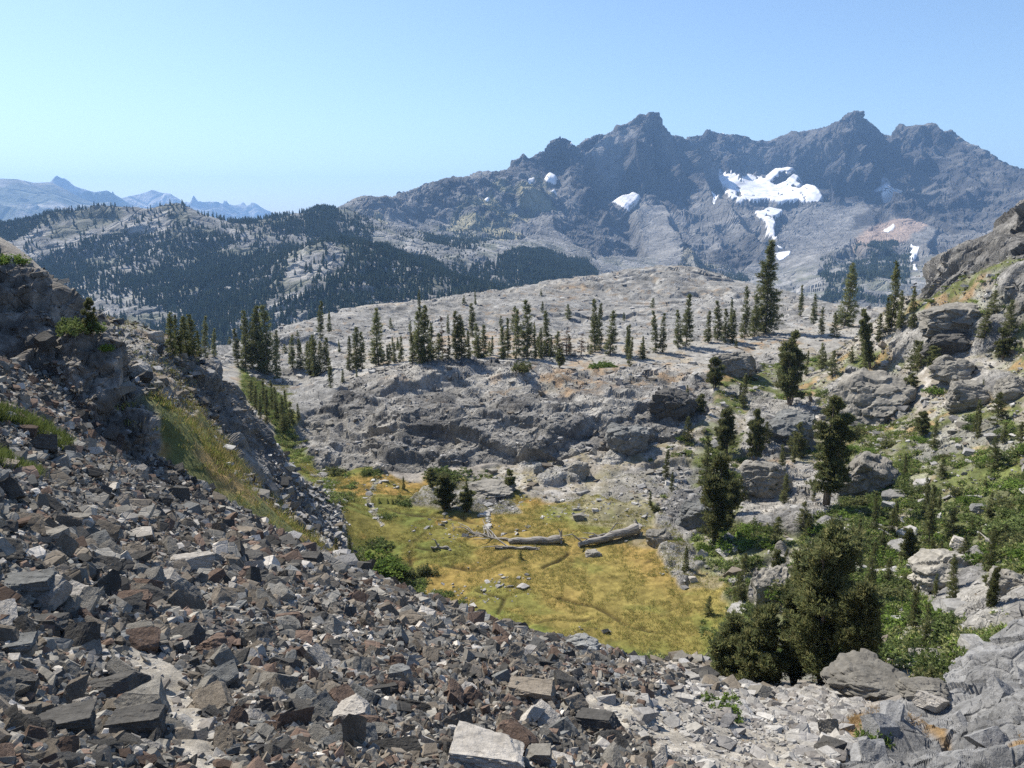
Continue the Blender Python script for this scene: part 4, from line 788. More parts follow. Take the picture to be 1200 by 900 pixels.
MWD, nt, bs = simple('bleached_wood', (.42, .39, .35)); tcn = nt.nodes.new('ShaderNodeTexCoord'); tn = nt.nodes.new('ShaderNodeTexNoise'); tn.inputs['Scale'].default_value = 2.5; tn.inputs['Detail'].default_value = 7; mpn = nt.nodes.new('ShaderNodeMapping'); mpn.inputs['Scale'].default_value = (.4, 6, 6)
nt.links.new(tcn.outputs['Object'], mpn.inputs[0]); nt.links.new(mpn.outputs[0], tn.inputs[0]); rm = nt.nodes.new('ShaderNodeValToRGB'); rm.color_ramp.elements[0].color = (.12, .105, .09, 1); rm.color_ramp.elements[1].color = (.36, .34, .31, 1); rm.color_ramp.elements[0].position = .3; rm.color_ramp.elements[1].position = .62
nt.links.new(tn.outputs['Fac'], rm.inputs[0]); nt.links.new(rm.outputs[0], bs.inputs['Base Color'])
def tube(pts, rad, k=7):
    pts = [Vector(p) for p in pts]; V = []; Fc = []
    for i, p in enumerate(pts):
        t = (pts[min(i+1, len(pts)-1)]-pts[max(i-1, 0)]).normalized(); a = t.cross(Vector((0, 0, 1)) if abs(t.z) < .9 else Vector((1, 0, 0))).normalized(); c = t.cross(a)
        for j in range(k): q = 2*math.pi*j/k; V.append(p+(a*math.cos(q)+c*math.sin(q))*rad[i])
    for i in range(len(pts)-1):
        for j in range(k): Fc.append((i*k+j, i*k+(j+1) % k, (i+1)*k+(j+1) % k, (i+1)*k+j))
    n = len(V); V += [pts[0], pts[-1]]
    for j in range(k): Fc.append((n, (j+1) % k, j, j)); Fc.append((n+1, (len(pts)-1)*k+j, (len(pts)-1)*k+(j+1) % k, (len(pts)-1)*k+(j+1) % k))
    return np.array([v[:] for v in V]), np.array([(a, b_, c, d) for a, b_, c, d in Fc])
def tri(Fc):
    t = np.concatenate([Fc[:, [0, 1, 2]], Fc[:, [0, 2, 3]]]); return t[(t[:, 0] != t[:, 1]) & (t[:, 1] != t[:, 2]) & (t[:, 0] != t[:, 2])]
def cat(parts):
    V = []; Fc = []; o = 0
    for v, f in parts: V.append(v); Fc.append((tri(f) if f.shape[1] == 4 else f)+o); o += len(v)
    return np.concatenate(V), np.concatenate(Fc)
def tufts(C_, D_, n, ln, wd, spread, r, cols):
    """n needle sprays (thin triangles) round each centre C_, fanning about direction D_"""
    m = len(C_); c = np.repeat(C_, n, 0); d = np.repeat(D_, n, 0)+r.normal(0, spread, (m*n, 3)); d /= np.linalg.norm(d, axis=1, keepdims=True)
    s = np.cross(d, r.normal(0, 1, (m*n, 3))); s /= np.linalg.norm(s, axis=1, keepdims=True)+1e-9
    L_ = ln*r.uniform(.6, 1.25, (m*n, 1)); W_ = wd*r.uniform(.6, 1.3, (m*n, 1)); b0 = c+r.normal(0, ln*.22, (m*n, 3))
    V = np.stack([b0-s*W_, b0+s*W_, b0+d*L_+s*W_*.35, b0+d*L_-s*W_*.35], 1).reshape(-1, 3); k = np.arange(m*n)*4
    Fc = np.stack([k, k+1, k+2, k+3], 1); kc = cols[r.integers(0, len(cols), m)]*r.uniform(.7, 1.35, (m, 1)); return V, Fc, np.repeat(np.repeat(kc, n, 0), 4, 0)
OLIVE = np.array([[.165, .175, .075], [.135, .15, .068], [.195, .19, .085], [.11, .13, .062]]); DEADC = np.array([[.16, .10, .075], [.12, .085, .06], [.09, .075, .04]])
BRIGHT = np.array([[.14, .21, .05], [.18, .245, .06], [.12, .175, .05]]); WILL = np.array([[.13, .17, .06], [.165, .195, .075], [.11, .145, .055]])
def conifer(seed, h, wid, low_=.08, droop=-.15, cols=OLIVE, gap=.12, dens=1., tl=.3, nb=None, lean=.02, taper=.8, one=0, curve=1.0):
    """slender mountain conifer; returns trunk (V,F) and crown (V,F,C)"""
    r = np.random.default_rng(seed); lx, ly = r.normal(0, lean, 2)*h; ax_ = lambda t: np.stack([lx*t**1.6+.01*h*np.sin(t*7+seed), ly*t**1.6, t*h], -1)
    t = np.linspace(0, 1, 9); tr = [tube(ax_(t), (.028*h**.5*.45+.012*h)*(1-t*.93)*.75+.01, 7)]
    nb = nb or int(13*h*dens); tb = low_+(1-low_)*r.uniform(0, 1, nb)**.92; tb = np.sort(tb)
    az = r.uniform(0, 2*math.pi, nb); prof = wid*(np.clip((1-tb), 0, 1)**taper)*(1-np.clip((low_+.07-tb)/.1, 0, 1)*.6); Lb = np.maximum(prof*r.uniform(.55, 1.15, nb)*(1+one*np.cos(az-1)), tl*.5)
    sect = (np.sin(az*2+tb*h*1.3+seed)+r.normal(0, .5, nb)) > -1.0+gap*0; keep = (r.uniform(0, 1, nb) > gap) & sect; tb, az, Lb = tb[keep], az[keep], Lb[keep]
    o = ax_(tb); d = np.stack([np.cos(az), np.sin(az), np.full(len(az), droop)+(tb**2)*.9*curve], 1); C_ = []; D_ = []
    for i in range(len(tb)):
        if Lb[i] > wid*.35 and i % 2 == 0: tr.append(tube([o[i], o[i]+d[i]*Lb[i]*.85], [.012*h**.5, .006], 3))
        m = max(2, int(Lb[i]/tl*1.7)+1)
        for q in np.linspace(.25, 1, m): C_.append(o[i]+d[i]*Lb[i]*q+np.array([0, 0, .12*Lb[i]*q*q])); D_.append(d[i]*.8+np.array([0, 0, .35]))
    C_.append(ax_(np.array([.985]))[0]); D_.append([0, 0, 1]); C_ = np.array(C_)+r.normal(0, tl*.25, (len(C_), 3)); D_ = np.array(D_)
    return cat(tr), tufts(C_, D_, 7, tl, tl*.13, .55, r, cols)
def bushy(seed, h, wid, stems=4, cols=OLIVE, tl=.16, dens=1.0, flat_=1.0):
    """many-stemmed whitebark pine: upswept limbs ending in dense cushions of needles"""
    r = np.random.default_rng(seed); tr = []; C_ = []; D_ = []
    for s in range(stems):
        a = 2*math.pi*s/stems+r.normal(0, .4); sh = h*r.uniform(.5, .97) if s else h; sp = wid*r.uniform(.25, .55) if s else wid*.08
        t = np.linspace(0, 1, 8); P_ = np.stack([np.cos(a)*sp*t**.8+r.normal(0, .05), np.sin(a)*sp*t**.8+r.normal(0, .05), t*sh*.94], 1)
        P_[1:-1, :2] += r.normal(0, .06*wid, (6, 2)); tr.append(tube(P_, .035*h*(1-t*.9)/stems**.35*.8+.01, 8))
        nb = int(10*dens*sh/h*6/stems**.5); rc = .09*wid+.085
        for _ in range(nb):
            tb = r.uniform(.10, 1)**.85; o = np.array([np.interp(tb, t, P_[:, i]) for i in range(3)]); az = r.uniform(0, 2*math.pi)
            env = wid*(.22+.62*(1.02-tb)**.6*min(1, .45+tb*1.6))*flat_*1.15; L_ = env*r.uniform(.35, .8); d = np.array([math.cos(az), math.sin(az), .15+.7*tb]); e = o+d*L_
            if L_ > .3*wid*.5: tr.append(tube([o, (o+e)/2+np.array([0, 0, -.05*L_]), e], [.010*h/3+.008, .012, .006], 4))
            for _s in range(3):
                cc_ = o+d*L_*r.uniform(.45, 1.02)+np.array([r.normal(0, L_*.16), r.normal(0, L_*.16), r.uniform(0, .5)*rc]); q = r.normal(0, 1, (15, 3)); q /= np.linalg.norm(q, axis=1, keepdims=True)
                for w__ in q*[rc, rc, rc*.75]*r.uniform(.55, 1.05, (15, 1)): C_.append(cc_+w__); D_.append(w__/rc+d*.3+np.array([0, 0, .7]))
    C_ = np.array(C_); C_[:, 2] = np.maximum(C_[:, 2], .1); return cat(tr), tufts(C_, np.array(D_), 6, tl*.85, tl*.14, .5, r, cols)
def shrub(seed, wid, h, cols=WILL, n=260, ll=.09):
    r = np.random.default_rng(seed); k = 9; lob = r.normal(0, .38, (k, 3))*[wid, wid, 0]; C_ = []; 
    for c in lob:
        q = r.normal(0, 1, (n//k, 3)); q /= np.linalg.norm(q, axis=1, keepdims=True); q[:, 2] = np.abs(q[:, 2]); C_.append(c+q*r.uniform(.6, 1.05, (n//k, 1))*[wid*.38, wid*.38, h*r.uniform(.6, 1.0)])
    C_ = np.concatenate(C_); C_[:, 2] *= r.uniform(.1, 1, len(C_))**.5; tr = [tube([(0, 0, -.1), tuple(c*[.5, .5, 1]+np.array([0, 0, h*.4]))], [.03*h, .01], 4) for c in lob[:6]]
    return cat(tr), tufts(C_, C_*[.5, .5, .3]+np.array([0, 0, .5*h]), 6, ll, ll*.3, .7, r, cols)
PROTO = {}
def proto_tree(key, gen, leaf):
    (tv, tf), (cv, cf, cc) = gen
    PROTO[key] = (mesh_np('trunk', tv, tf, MBK, smooth=True, link=False), mesh_np('crown', cv, cf, leaf, smooth=False, col=cc, link=False))
for i in range(6): proto_tree(('slim', i), conifer(10+i, 10, 1.45, .03, -.2, OLIVE, .08, 1.5, .34, taper=.6), MLF)
for i in range(4): proto_tree(('broad', i), conifer(30+i, 8, 2.1, .03, -.1, OLIVE, .1, 1.5, .32, taper=.75), MLF)
for i in range(2): proto_tree(('dead', i), conifer(40+i, 8, 1.3, .1, -.15, DEADC, .3, .8, .3, taper=.6), MLF)
proto_tree(('tall', 0), conifer(50, 18, 2.9, .03, -.25, OLIVE*.9, .1, 2.0, .42, one=.25, taper=.72), MLF)
for i in range(4): proto_tree(('bush', i), bushy(60+i, 5, 1.5, 3+i % 2, OLIVE, .2, .8), MLF)
proto_tree(('lean', 0), bushy(70, 7, 1.5, 2, OLIVE*1.05, .2, 1.2), MLF)
for i in range(5): proto_tree(('willow', i), shrub(80+i, 1.0, .8, [WILL, BRIGHT, WILL, BRIGHT*.85, WILL*.9][i], 420, .10), MWL)
for i in range(3): proto_tree(('dense', i), shrub(90+i, 1.0, 1.15, OLIVE*1.05, 620, .11), MLF)
NATH = {'slim': 10, 'broad': 8, 'dead': 8, 'tall': 18, 'bush': 5, 'lean': 7, 'willow': 1.0, 'dense': 1.2}
def plant(name, x, yb, yt, kind, words_, cat_, group, wf=1., var=None, tilt=0, pos=None, hgt=None):
    if pos is None:
        h = SN.hit(x, yb)
        if h is None: return
    else: h = pos
    X, Y, Z = h; dist = Y*CP-Z*SP; H = hgt or (yb-yt)/FPX*dist/ (CP*.99)*1.02
    n_ = len([k for k in PROTO if k[0] == kind]); v = random.randrange(n_) if var is None else var; tm, cm = PROTO[(kind, v)]; s = H/NATH[kind]
    e = bpy.data.objects.new(name, None); COL.objects.link(e); e.location = (X, Y, Z-.04*H**.5); e.rotation_euler = (random.gauss(0, .02), tilt+random.gauss(0, .02), random.uniform(0, 6.28) if not tilt else 0); e.scale = (s*wf, s*wf, s); e.empty_display_size = .3
    t = bpy.data.objects.new('trunk' if NATH[kind] > 2 else 'stem', tm); c = bpy.data.objects.new('crown' if NATH[kind] > 2 else 'foliage', cm)
    for q in (t, c): COL.objects.link(q); q.parent = e
    reg(e, words_, cat_, group, x, yb, H); return e
TR = [(202,417,374),(209,416,376),(219,418,377),(227,418,376),(241,419,378),(234,419,392),(251,418,390),(213,418,385),(288,431,375),(279,429,392),(302,433,371),(314,439,370),(307,434,390),(325,444,396),(295,430,388),(342,431,398),(352,432,402),(360,432,405),(366,440,402),(371,441,400),(382,435,402),(376,437,405),
 (375,397,360),(386,389,368),(410,434,400),(417,432,391),(425,433,396),(443,428,372),(455,428,408),(388,455,425),(402,448,435),(418,442,432),(484,426,395),(491,426,370),(498,424,368),(505,421,385),(525,391,372),(514,421,395),(535,421,374),(541,419,377),(526,421,397),(554,395,362),(559,419,385),(567,419,387),(560,420,398),(576,416,397),
 (588,420,388),(595,420,380),(587,383,372),(603,390,364),(605,420,372),(618,420,362),(627,420,395),(640,416,372),(646,418,398),(653,415,392),(697,412,361),(715,416,372),(735,416,386),(738,430,400),(754,421,398),(768,413,372),(776,413,374),(557,357,343),(702,402,363),(736,421,388),(804,406,355),(795,408,370),(829,401,370),
 (841,398,360),(850,402,368),(857,402,370),(938,370,340),(953,380,350),(962,392,365),(978,395,370),(871,478,443),(780,558,530),(787,576,555),(828,562,517),(1045,385,320),(1040,388,355),(1055,386,348),(1068,385,345),(1030,399,372),(1163,370,345),(1090,304,273),(1024,622,582),(1033,650,622),(1088,640,577),(1115,692,655),(1095,702,675),(1158,670,625),
 (1069,752,700),(1018,705,642),(1044,625,596),(394,655,632),(411,657,630),(313,497,462),(332,505,470),(325,490,458),(340,498,475),(300,480,455),(320,480,450),(350,492,475),(305,490,465),(295,470,448),(310,475,448),(335,482,460),(520,596,558),(548,598,567),(505,571,550),(473,573,560),(610,655,646),(803,671,643),(917,552,525),(930,542,515),(762,592,577),(1013,442,405),
 (1139,628,610),(1083,756,712),(1050,618,590),(1104,560,540),(975,440,415),(945,440,415),(1010,400,378),(873,397,345),(884,395,352),(462,425,405),(470,424,398),(549,420,392),(633,420,390),(668,415,395),(1005,640,612),(1060,560,535),(1100,600,580)]
TALLW = lambda H: 'tall' if H > 11 else ('short' if H < 6 else 'middle sized')
for x, yb, yt in TR:
    k = 'slim' if (yb-yt) > 26 or random.random() < .5 else 'broad'
    if x < 470 and not (280 < x < 356 and yb > 445): k = 'slim'
    wf = {'slim': random.uniform(.72, 1.2), 'broad': random.uniform(.95, 1.35)}[k]
    plant('conifer', x, yb, yb-(yb-yt)*1.12, k, ('slender ' if k == 'slim' else 'broad ')+'dark conifer', 'tree', 'scattered dark conifers', wf)
for _ in range(60):
    _x = random.uniform(190, 880); _y = random.choice([random.gauss(414, 7), random.gauss(414, 7), random.uniform(345, 395)]); _t = abs(random.gauss(0, 1))*9+7
    _q = SN.hit(_x, _y)
    if _q and 130 < _q[1] < 300: plant('conifer', _x, _y, _y-_t, random.choice(['slim', 'broad', 'broad']), 'small dark conifer', 'tree', 'scattered dark conifers', random.uniform(.9, 1.5))
for _ in range(75):
    _x = random.uniform(800, 1200); _y = random.uniform(385, 730); _q = SN.hit(_x, _y)
    if _q and 34 < _q[1] < 130: plant('conifer', _x, _y, _y-random.uniform(14, 40), random.choice(['slim', 'broad', 'broad', 'bush']), 'little dark conifer', 'tree', 'little conifers on the right slope', random.uniform(.9, 1.5))
E_ = [('pine_tree',521,597,556,'bush','=densest of the dark young pines by the meadow rocks',1.7,0),('pine_tree',505,572,548,'bush','=young pine behind the dense one at the meadow rocks',1.6,0),('pine_tree',547,599,570,'bush','=low young pine right of the dense one by the meadow',1.5,0),('hemlock_tree',896,391,289,'tall',"=tallest lone conifer standing above the skyline of the pale dome",1.15,0),('conifer',990,384,314,'slim',"=tall narrow conifer right of the tallest lone conifer",1.1,.05),('pine_tree',925,474,392,'bush',"=bushy pine with a rounded top on the terrace below the tallest conifer",.9,0),
 ('pine_tree',968,590,466,'lean',"=broad topped dark pine standing left of the big rounded boulder",1.15,0),('pine_tree',1020,432,364,'lean',"=leaning pine above the large sloping boulder",.75,-.14),('pine_tree',838,636,535,'bush',"=wide dark pine at the right meadow edge above the logs' roots",.9,0),
 ('pine_tree',858,606,560,'bush',"=smaller dark pine against the right side of the wide pine by the meadow",1.2,0),('pine_tree',853,532,478,'bush',"=loose open pine on the slope above the wide meadow pine",1.1,0),('pine_tree',885,541,481,'bush',"=narrow pine beside the striated slab face",.8,0),
 ('pine_tree',1175,420,385,'bush',"=small pine near the right edge above the ledges",1.1,0),('pine_tree',1160,716,660,'lean',"=thin topped pine near the right edge above the grey outcrop",.8,0),('dead_conifer',519,420,374,'dead',"=reddish brown dying conifer in the terrace row",.9,0),('dead_conifer',664,417,388,'dead',"=wide pinkish brown bare tree right of the terrace row",2.2,0),
 ('dead_conifer',681,416,392,'dead',"=small pinkish bare tree next to the wide bare tree",1.9,0),('pine_tree',655,431,410,'bush',"=low bushy pine at the front edge of the tan terrace",1.4,0),('pine_tree',598,574,550,'bush',"=dark bushy pine with a black shadow on the meadow rocks",1.3,0),('pine_tree',108,396,350,'bush',"=scraggly pine on the left skyline shoulder",.75,0)]
for n_, x, yb, yt, k, l, wf, ti in E_: plant(n_, x, yb, yt, k, l, 'tree', None, wf, None, ti)
# the clump of old pines in the right foreground: three trees, each modelled on its own
for i, (x, yb, yt, wd, st, l) in enumerate([(962,806,606,.30,6,"=largest dark pine of the foreground clump with several stems"),(888,806,712,.42,5,"=low rounded pine on the left side of the foreground clump"),(930,806,690,.22,2,"=middle pine leaning on the left flank of the largest clump pine"),(1004,800,680,.22,2,"=darker pine on the right flank of the largest clump pine"),(858,800,722,.4,3,"=small pine at the far left foot of the foreground clump")]):
    h = SN.hit(x, yb-4); X, Y, Z = h; d = Y*CP-Z*SP; H = (yb-yt)/FPX*d/CP
    (tv, tf), (cv, cf, cc) = bushy(600+i, H, H*wd, st, OLIVE*1.1, .19, 2.2 if i == 0 else 1.6)
    e = bpy.data.objects.new('pine_tree', None); COL.objects.link(e); e.location = (X, Y, Z-.1); reg(e, l, 'tree', None, x, yb)
    mesh_np('trunk', tv, tf, MBK, e); mesh_np('crown', cv, cf, MLF, e, smooth=False, col=cc)
# willows and low shrubs
SH = [(531,562,544,'willow',1.9,"=bright green willow thicket at the dome foot",1),(515,556,544,'willow',1.6,"=green willow left of the bright thicket at the dome foot",1),(438,640,628,'willow',2.0,"=round green willow at the left meadow edge",1),(433,668,648,'willow',2.2,"=bright green willow patch on the near left meadow edge",1),(452,662,648,'willow',1.6,"=light willow right of the bright near meadow patch",1),
 (475,673,658,'dense',1.1,"=dark shrub on the near meadow edge",1),(497,674,660,'dense',1.1,"=dark shrub just right of the other near meadow shrub",1),(487,684,674,'willow',1.8,"=low green willow under the dark near meadow shrubs",1),(508,699,690,'willow',1.8,"=small willow cushion on the near meadow edge above the scree",1),(451,607,600,'willow',1.6,"=tiny round shrub in the orange meadow",1),
 (434,555,545,'willow',1.5,"=green shrub beside the pale round boulder at the dome foot",1),(395,554,544,'dense',1.4,"=dark shrub at the left foot of the dome",1),(474,590,580,'willow',1.6,"=shrub at the meadow rim left of the small pines",1),(92,388,362,'willow',1.1,"=yellow green shrub on the left skyline shoulder",1),(10,308,290,'willow',1.3,"=green shrub at the very top of the left crest",1),
 (122,410,396,'willow',1.1,"=shrub below the scraggly skyline pine",1),(770,598,590,'dense',1.2,"=little dark shrub above the right log",1),(614,434,421,'dense',1.2,"=dark shrub on the bare dome top",1),(564,418,412,'willow',1.5,"=olive shrub near the dome edge",1),(705,430,420,'willow',1.8,"=green shrub right of the low bushy pine",1),
 (972,868,850,'willow',.9,"=small green shrub beside the dark stone of the gravel flat",0),(1022,868,842,'willow',.9,"=feathery green shrub on the gravel flat by the outcrop",1),(840,830,812,'willow',1.8,"=grey green shrub at the end of the scree",1),(1092,808,770,'dense',1.0,"=dark shrub behind the low grey boulder",1)]
for x, yb, yt, k, wf, l, on in SH:
    if on: plant('shrub', x, yb, yt, k, l, 'shrub', None, wf)
wsh = (low*.8+rside*sstep(.1, .5, patch)*.5+.1*rside)*(1-rock)*(1-outcrop)*((px > 700) & (px < 1215) & (py > 380) & (py < 815))
Tq, kq = pick(wsh, 230); vz = SN.pe
for (X, Y, Z) in Tq:
    x, y = proj(X, Y, Z); hh = SN.hit(float(x), float(y))
    if hh is None or abs(hh[1]-Y) > 2.5: continue
    br = random.random(); k = 'willow' if br < .8 else 'dense'; H = random.uniform(.5, 1.3); va = random.randrange(5) if k == 'willow' else None
    plant('shrub', float(x), float(y), 0, k, ('bright green willow shrub' if va in (1, 3) else 'grey green willow shrub') if k == 'willow' else 'dark needle shrub', 'shrub', 'shrubs on the right slope', random.uniform(1.1, 2.0), va, 0, (X, Y, Z), H)
print('plants', time.time()-T0)
# ground cover, one object each
def cover(name, wgt, n, proto, smin, smax, mat, colmul=1, zs=1.0):
    T, k = pick(wgt, n); V, Fc, Cc = proto; m = n; s = rng.uniform(smin, smax, n); R_ = rotm(n, .08)
    Vm = np.einsum('nij,vj->nvi', R_, V)*s[:, None, None]*np.array([1, 1, zs])+T[:, None, :]; Fm = (Fc[None]+(np.arange(n)*len(V))[:, None, None]).reshape(-1, Fc.shape[1]); tint = rng.uniform(.75, 1.3, (n, 1, 1))
    Cm = np.clip(Cc[None]*tint*colmul, 0, .6).reshape(-1, 3); return tag(mesh_np(name, Vm.reshape(-1, 3), Fm, mat, smooth=False, col=Cm), kind='stuff')
pw = shrub(95, 1.0, .6, np.concatenate([WILL, BRIGHT, OLIVE*1.4]), 110, .16)[1]
cover('shrub_cover', (low+rside*.35*sstep(-.1, .4, patch)+valley*.6)*(1-rock)*(1-trail)*(1-gravel)*((px > -50) & (px < 1300))*(rr > 26), 2000, pw, .3, .95, MWL)
cover('willow_fringe', np.clip(strip([(405,650),(440,655),(500,690),(560,715)], 40, 80, 9, 8)+.5*strip([(700,765),(780,780),(840,785)], 36, 60, 9, 6)+.4*strip([(830,735),(850,690),(800,640)], 50, 90, 8, 8)+.8*strip([(355,530),(330,490),(310,460)], 90, 170, 14, 8), 0, 1), 650, pw, .3, .8, MWL)
r_ = np.random.default_rng(3); q = r_.normal(0, .12, (14, 3))*[1, 1, 0]; gt = tufts(q*1.5, q*2+np.array([0, 0, 1]), 1, .3, .022, .45, r_, np.array([[.22, .19, .07], [.15, .17, .05], [.30, .23, .11]]))
cover('meadow_grass', meadow*(1-ditch)*sstep(-.3, .3, n1[:, 0]), 30000, gt, .2, .55, MGS, 1.4)
cover('slope_grass', (gully*1.2+upperL*.4+rest*rside*.5+slopeN*.3+valley)*((px > -50) & (px < 1250))*(rr > 24), 24000, gt, .3, .75, MGS, 1.15)
gt2 = (gt[0], gt[1], np.tile([[.32, .22, .11]], (len(gt[0]), 1))); tanw = np.clip(strip([(985,855),(1005,848),(1075,845)], 4, 40, 9, 5)+strip([(1150,868),(1200,855)], 4, 40, 5, 3)+strip([(900,820),(960,822)], 4, 40, 8, 5), 0, 1)
cover('dry_grass', tanw+.02*gravel*(1-outcrop), 2400, gt2, .10, .22, MGS)
gt3 = (gt[0], gt[1], np.tile([[.13, .16, .05]], (len(gt[0]), 1)))
cover('green_grass', strip([(-40,478),(0,486),(40,500),(70,520)], 8, 40, 10, 4)+strip([(-40,530),(0,545),(28,556)], 8, 40, 9, 4), 6000, gt3, .22, .5, MGS)
# forest on the far ridge
def spike(seed, sides=6, tiers=4):
    r = np.random.default_rng(seed); V = []; Fc = []
    for t in range(tiers):
        z0 = t/tiers*.86+.05; z1 = z0+.42*(1-t*.12); w_ = .21*(1-t/tiers*.8); o = len(V); V.append((0, 0, min(z1, 1)))
        for j in range(sides): a = 2*math.pi*j/sides+t; k = w_*r.uniform(.6, 1.2); V.append((math.cos(a)*k, math.sin(a)*k, z0+r.uniform(-.03, .03)))
        for j in range(sides): Fc.append((o, o+1+j, o+1+(j+1) % sides))
    return np.array(V), np.array(Fc)
SPK = [spike(i) for i in range(5)]
farea = (np.linalg.norm(np.diff(SF.base, axis=1, append=SF.base[:, -1:]), axis=2)*np.linalg.norm(np.diff(SF.base, axis=0, append=SF.base[-1:]), axis=2)).ravel(); fall = SF.p.reshape(-1, 3)
fn_ = fbm(fb, 130, 4, 140)+.4*a3[:, 0]
bare = np.clip(MFp([(0,290),(60,260),(150,245),(215,245),(180,275),(100,280),(20,305)], 900, 2200, 8, 4)+MFp([(325,300),(345,285),(380,278),(400,290),(400,320),(360,345),(310,368),(330,335)], 800, 2000, 6, 3)+MFp([(100,300),(210,295),(170,318),(110,325)], 900, 2200, 10, 3)*.7+MFp([(90,345),(160,330),(165,360),(110,370)], 800, 2000, 8, 3)*.8+MFp([(215,245),(260,250),(240,262),(205,262)],900,2200,5,2)*.5+MFp([(372,268),(372,222),(450,222),(450,266)],900,2600,6,3)*.6, 0, 1)
wood = np.clip(MFp([(-60,270),(60,250),(230,244),(400,235),(430,260),(440,290),(480,300),(560,310),(690,300),(700,335),(560,352),(300,400),(-60,420)], 600, 2300, 10, 4), 0, 1)*(1-bare*.93)*(.12+.88*sstep(-.7, -.25, fn_))
wood = np.maximum(wood, .5*MFp([(470,300),(520,262),(600,235),(610,250),(540,300)], 1700, 3200, 10)*sstep(-.1, .3, fn_)); wood = np.maximum(wood, MFp([(590,300),(640,290),(690,305),(700,330),(600,330)], 1300, 2400, 6)*.8)
wood = np.maximum(wood, .55*MFp([(960,300),(1040,275),(1065,290),(1060,350),(960,350)], 1300, 2600, 10)*sstep(-.3, .2, fn_)); wood = np.maximum(wood, .5*MFp([(730,340),(850,300),(880,340)], 1400, 2600, 10)*sstep(-.1, .3, fn_))
n = 70000; wgt = wood*farea; c_ = np.cumsum(wgt); k = np.searchsorted(c_, rng.uniform(0, c_[-1], n)); T = fall[k].copy(); T[:, 0] += rng.uniform(-4, 4, n); T[:, 1] += rng.uniform(-4, 4, n); T[:, 2] = SF.heights(T[:, 0], T[:, 1])-1
s = rng.uniform(8, 14.5, n)*np.where(T[:, 1] > 1900, .8, 1); colr = np.array([[.085, .11, .085], [.10, .115, .08], [.07, .095, .075]])[rng.integers(0, 3, n)]*rng.uniform(.8, 1.25, (n, 1))
merged('forest', SPK, rng.integers(0, 5, n), rotm(n, .03), s, T, colr, MLF)['kind'] = 'stuff'
n = 2600; wgt = np.clip(vg+ridge*.2*bare, 0, 1)*farea; c_ = np.cumsum(wgt); k = np.searchsorted(c_, rng.uniform(0, c_[-1], n)); T = fall[k]; s = rng.uniform(4, 9, n); R_ = rotm(n, .05)*np.array([1.6, 1.6, .6])
merged('mountain_scrub', SPK, rng.integers(0, 5, n), R_, s, T, np.array([[.07, .08, .04]])*rng.uniform(.7, 1.5, (n, 1)), MLF)['kind'] = 'stuff'
# ------------------------------------------------------------ fallen logs on the meadow
def gpt(x, y): return Vector(SN.hit(x, y))
def log(name, a, b_, ra, rb, label, roots=0, branches=0, seed=0, lift=.8):
    r = random.Random(seed); A, B = gpt(*a), gpt(*b_); e = bpy.data.objects.new(name, None); COL.objects.link(e); e.location = A; reg(e, '='+label, 'fallen tree', None, *a)
    n = 12; P_ = []; 
    for i in range(n+1):
        t = i/n; p = A.lerp(B, t); z = SN.height(p.x, p.y); rd = ra+(rb-ra)*t; P_.append(Vector((p.x, p.y, max(z, p.z-.3)+rd*lift+.06*math.sin(i*1.3+seed)))-A)
    rad = [(ra+(rb-ra)*i/n)*(1+.08*r.uniform(-1, 1)) for i in range(n+1)]; V, Fc = tube(P_, rad, 12); V = V+np.random.default_rng(seed).normal(0, .018, V.shape); mesh_np('trunk', V, tri(Fc), MWD, e, smooth=False)
    d = (P_[1]-P_[0]).normalized()
    if roots:
        parts = []
        for i in range(roots):
            a_ = 2*math.pi*i/roots+r.uniform(-.3, .3); side = d.cross(Vector((0, 0, 1))).normalized(); up = side.cross(d); o = P_[0]; v = (side*math.cos(a_)+up*math.sin(a_)); L_ = ra*r.uniform(1.2, 2.6); q = [o+d*.3, o+v*ra*.9-d*.05, o+v*L_-d*r.uniform(-.2, .5)+Vector((0, 0, r.uniform(-.1, .2)))]
            parts.append(tube(q, [ra*.5, ra*.33, .04], 7))
        V, Fc = cat(parts); mesh_np('root_plate', V, Fc, MWD, e, smooth=False)
    for i in range(branches):
        t = r.uniform(.55, 1.0); p = P_[int(t*n)]; side = d.cross(Vector((0, 0, 1))).normalized(); v = (side*r.uniform(-1, 1)+Vector((0, 0, r.uniform(-.05, .6)))+(-d if False else d)*r.uniform(.2, 1.2)).normalized(); L_ = r.uniform(1, 3.2)
        m_ = p+v*L_*.5+Vector((0, 0, r.uniform(-.1, .25))); q = p+v*L_; q.z = max(q.z*.6, SN.height(*(q+A).xy)-A.z+.05); V, Fc = tube([p, m_, q], [.09, .06, .02], 5)
        br_ = mesh_np('branch', V, tri(Fc), MWD, e, smooth=False)
log('fallen_log', (657,636), (596,637), .42, .26, 'long bleached fallen trunk with an upright root stub in the meadow centre', 7, 0, 1)
log('fallen_log', (747,627), (678,641), .50, .22, 'bleached fallen trunk with a root mass against the right meadow edge', 8, 4, 2, 1.3)
log('fallen_snag', (610,636), (556,628), .16, .05, 'tangle of thin dead branches left of the long fallen trunk', 0, 16, 3)
log('fallen_snag', (628,644), (580,643), .17, .10, 'thin dark dead trunk lying just below the long fallen trunk', 4, 2, 4)
log('fallen_snag', (526,643), (505,643), .14, .08, 'short dead trunk piece at the left end of the log line', 0, 1, 5)
log('fallen_snag', (690,630), (725,622), .10, .06, 'thin pale branch lying behind the right trunk', 0, 2, 6)
log('dead_stick', (1160,563+94), (1172,652), .10, .05, 'white dead stick on the right slope', 0, 1, 7)
print('vegetation', time.time()-T0)
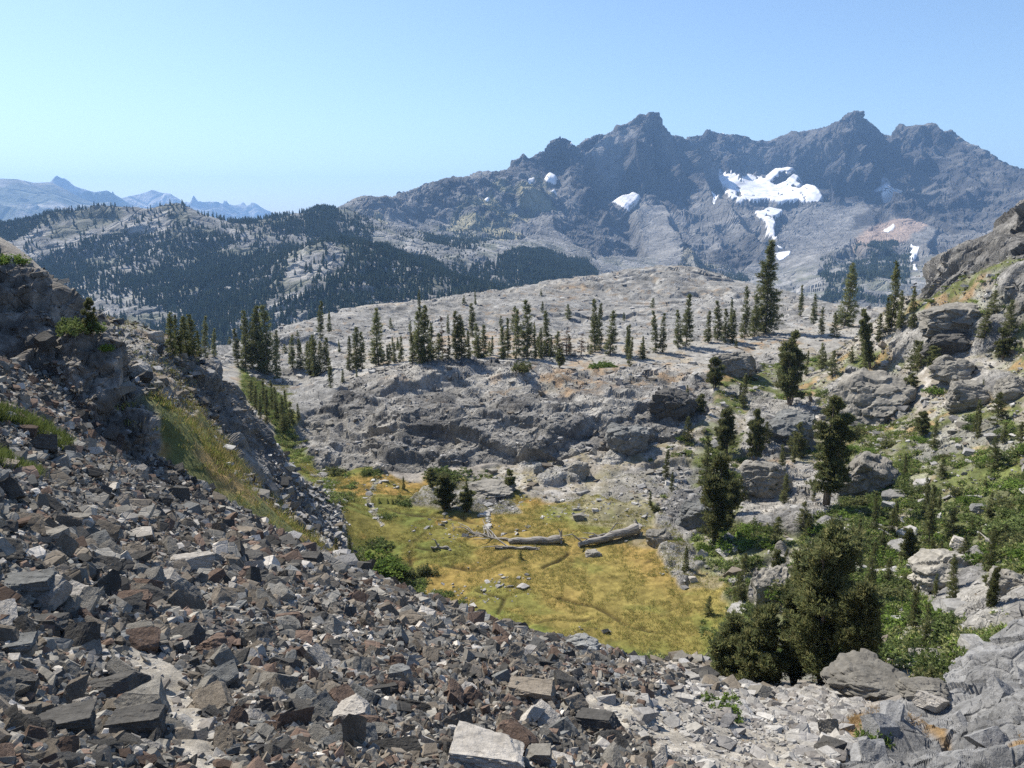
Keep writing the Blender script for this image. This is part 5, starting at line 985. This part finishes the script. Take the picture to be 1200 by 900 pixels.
# ------------------------------------------------------------ labels: every thing told apart by look, then by what it stands beside
LM = [('the tallest lone conifer', 896, 391), ('the humped boulder', 1020, 810), ('the foreground pine clump', 940, 790), ('the right log', 715, 632), ('the long fallen trunk', 625, 636), ('the big rounded boulder', 1030, 555), ('the leaning pine', 1020, 430), ('the broad topped pine', 968, 585),
      ('the wide meadow pine', 838, 630), ('the split grey boulder', 1108, 680), ('the pale bottom boulder', 567, 890), ('the lower left trail', 210, 840), ('the cliff foot', 110, 500), ('the gravel path', 770, 865), ('the crest boulder', 681, 762), ('the pale square block', 414, 840),
      ('the wide bare tree', 664, 415), ('the dying conifer', 519, 420), ('the green valley mouth', 320, 480), ('the dark knob', 235, 415), ('the blue grey slab', 468, 790), ('the knoll on the right', 1110, 320), ('the dome left shoulder', 400, 440), ('the big wedge', 40, 695), ('the pale broken slab', 224, 660),
      ('the dark angular block', 163, 850), ('the ledge boulder', 1120, 395), ('the near meadow willows', 455, 660), ('the smooth boulder below the dome', 677, 550), ('the pointed stone', 971, 850), ('the gully mouth', 300, 640), ('the flat tan slab', 625, 815), ('the right edge outcrop', 1160, 780), ('the far dome crest', 760, 330)]
ORD = ['leftmost', 'second', 'third', 'fourth', 'fifth', 'sixth', 'seventh', 'eighth', 'ninth', 'tenth', 'eleventh', 'twelfth']
groups = {}
sized = {}
for t in THINGS: sized.setdefault(t[0].get('group', ''), []).append(t[4] or 0)
for o, wd_, x, y, sz in THINGS:
    if wd_.startswith('='): o['label'] = wd_[1:]; continue
    near = min(LM, key=lambda m: (m[1]-x)**2+(m[2]-y)**2*1.4); dx, dy = x-near[1], y-near[2]
    rel = ('left of' if dx < 0 else 'right of') if abs(dx) > abs(dy)*1.3 else ('above' if dy < 0 else 'below')
    v = sorted(sized[o.get('group', '')]); q = v.index(sz)/max(1, len(v)-1); s_ = 'large' if q > .66 else ('small' if q < .33 else 'medium')
    groups.setdefault((s_+' '+wd_, rel+' '+near[0]), []).append((x, o))
for (w0, w1), L_ in groups.items():
    L_.sort(key=lambda t: t[0])
    for i, (x, o) in enumerate(L_):
        o['label'] = f"{w0} {w1}" if len(L_) == 1 else (f"{ORD[min(i, 11)]} from left, {w0} {w1}" if i else f"leftmost {w0} {w1}")
print('objects', len(bpy.data.objects), 'total', time.time()-T0)
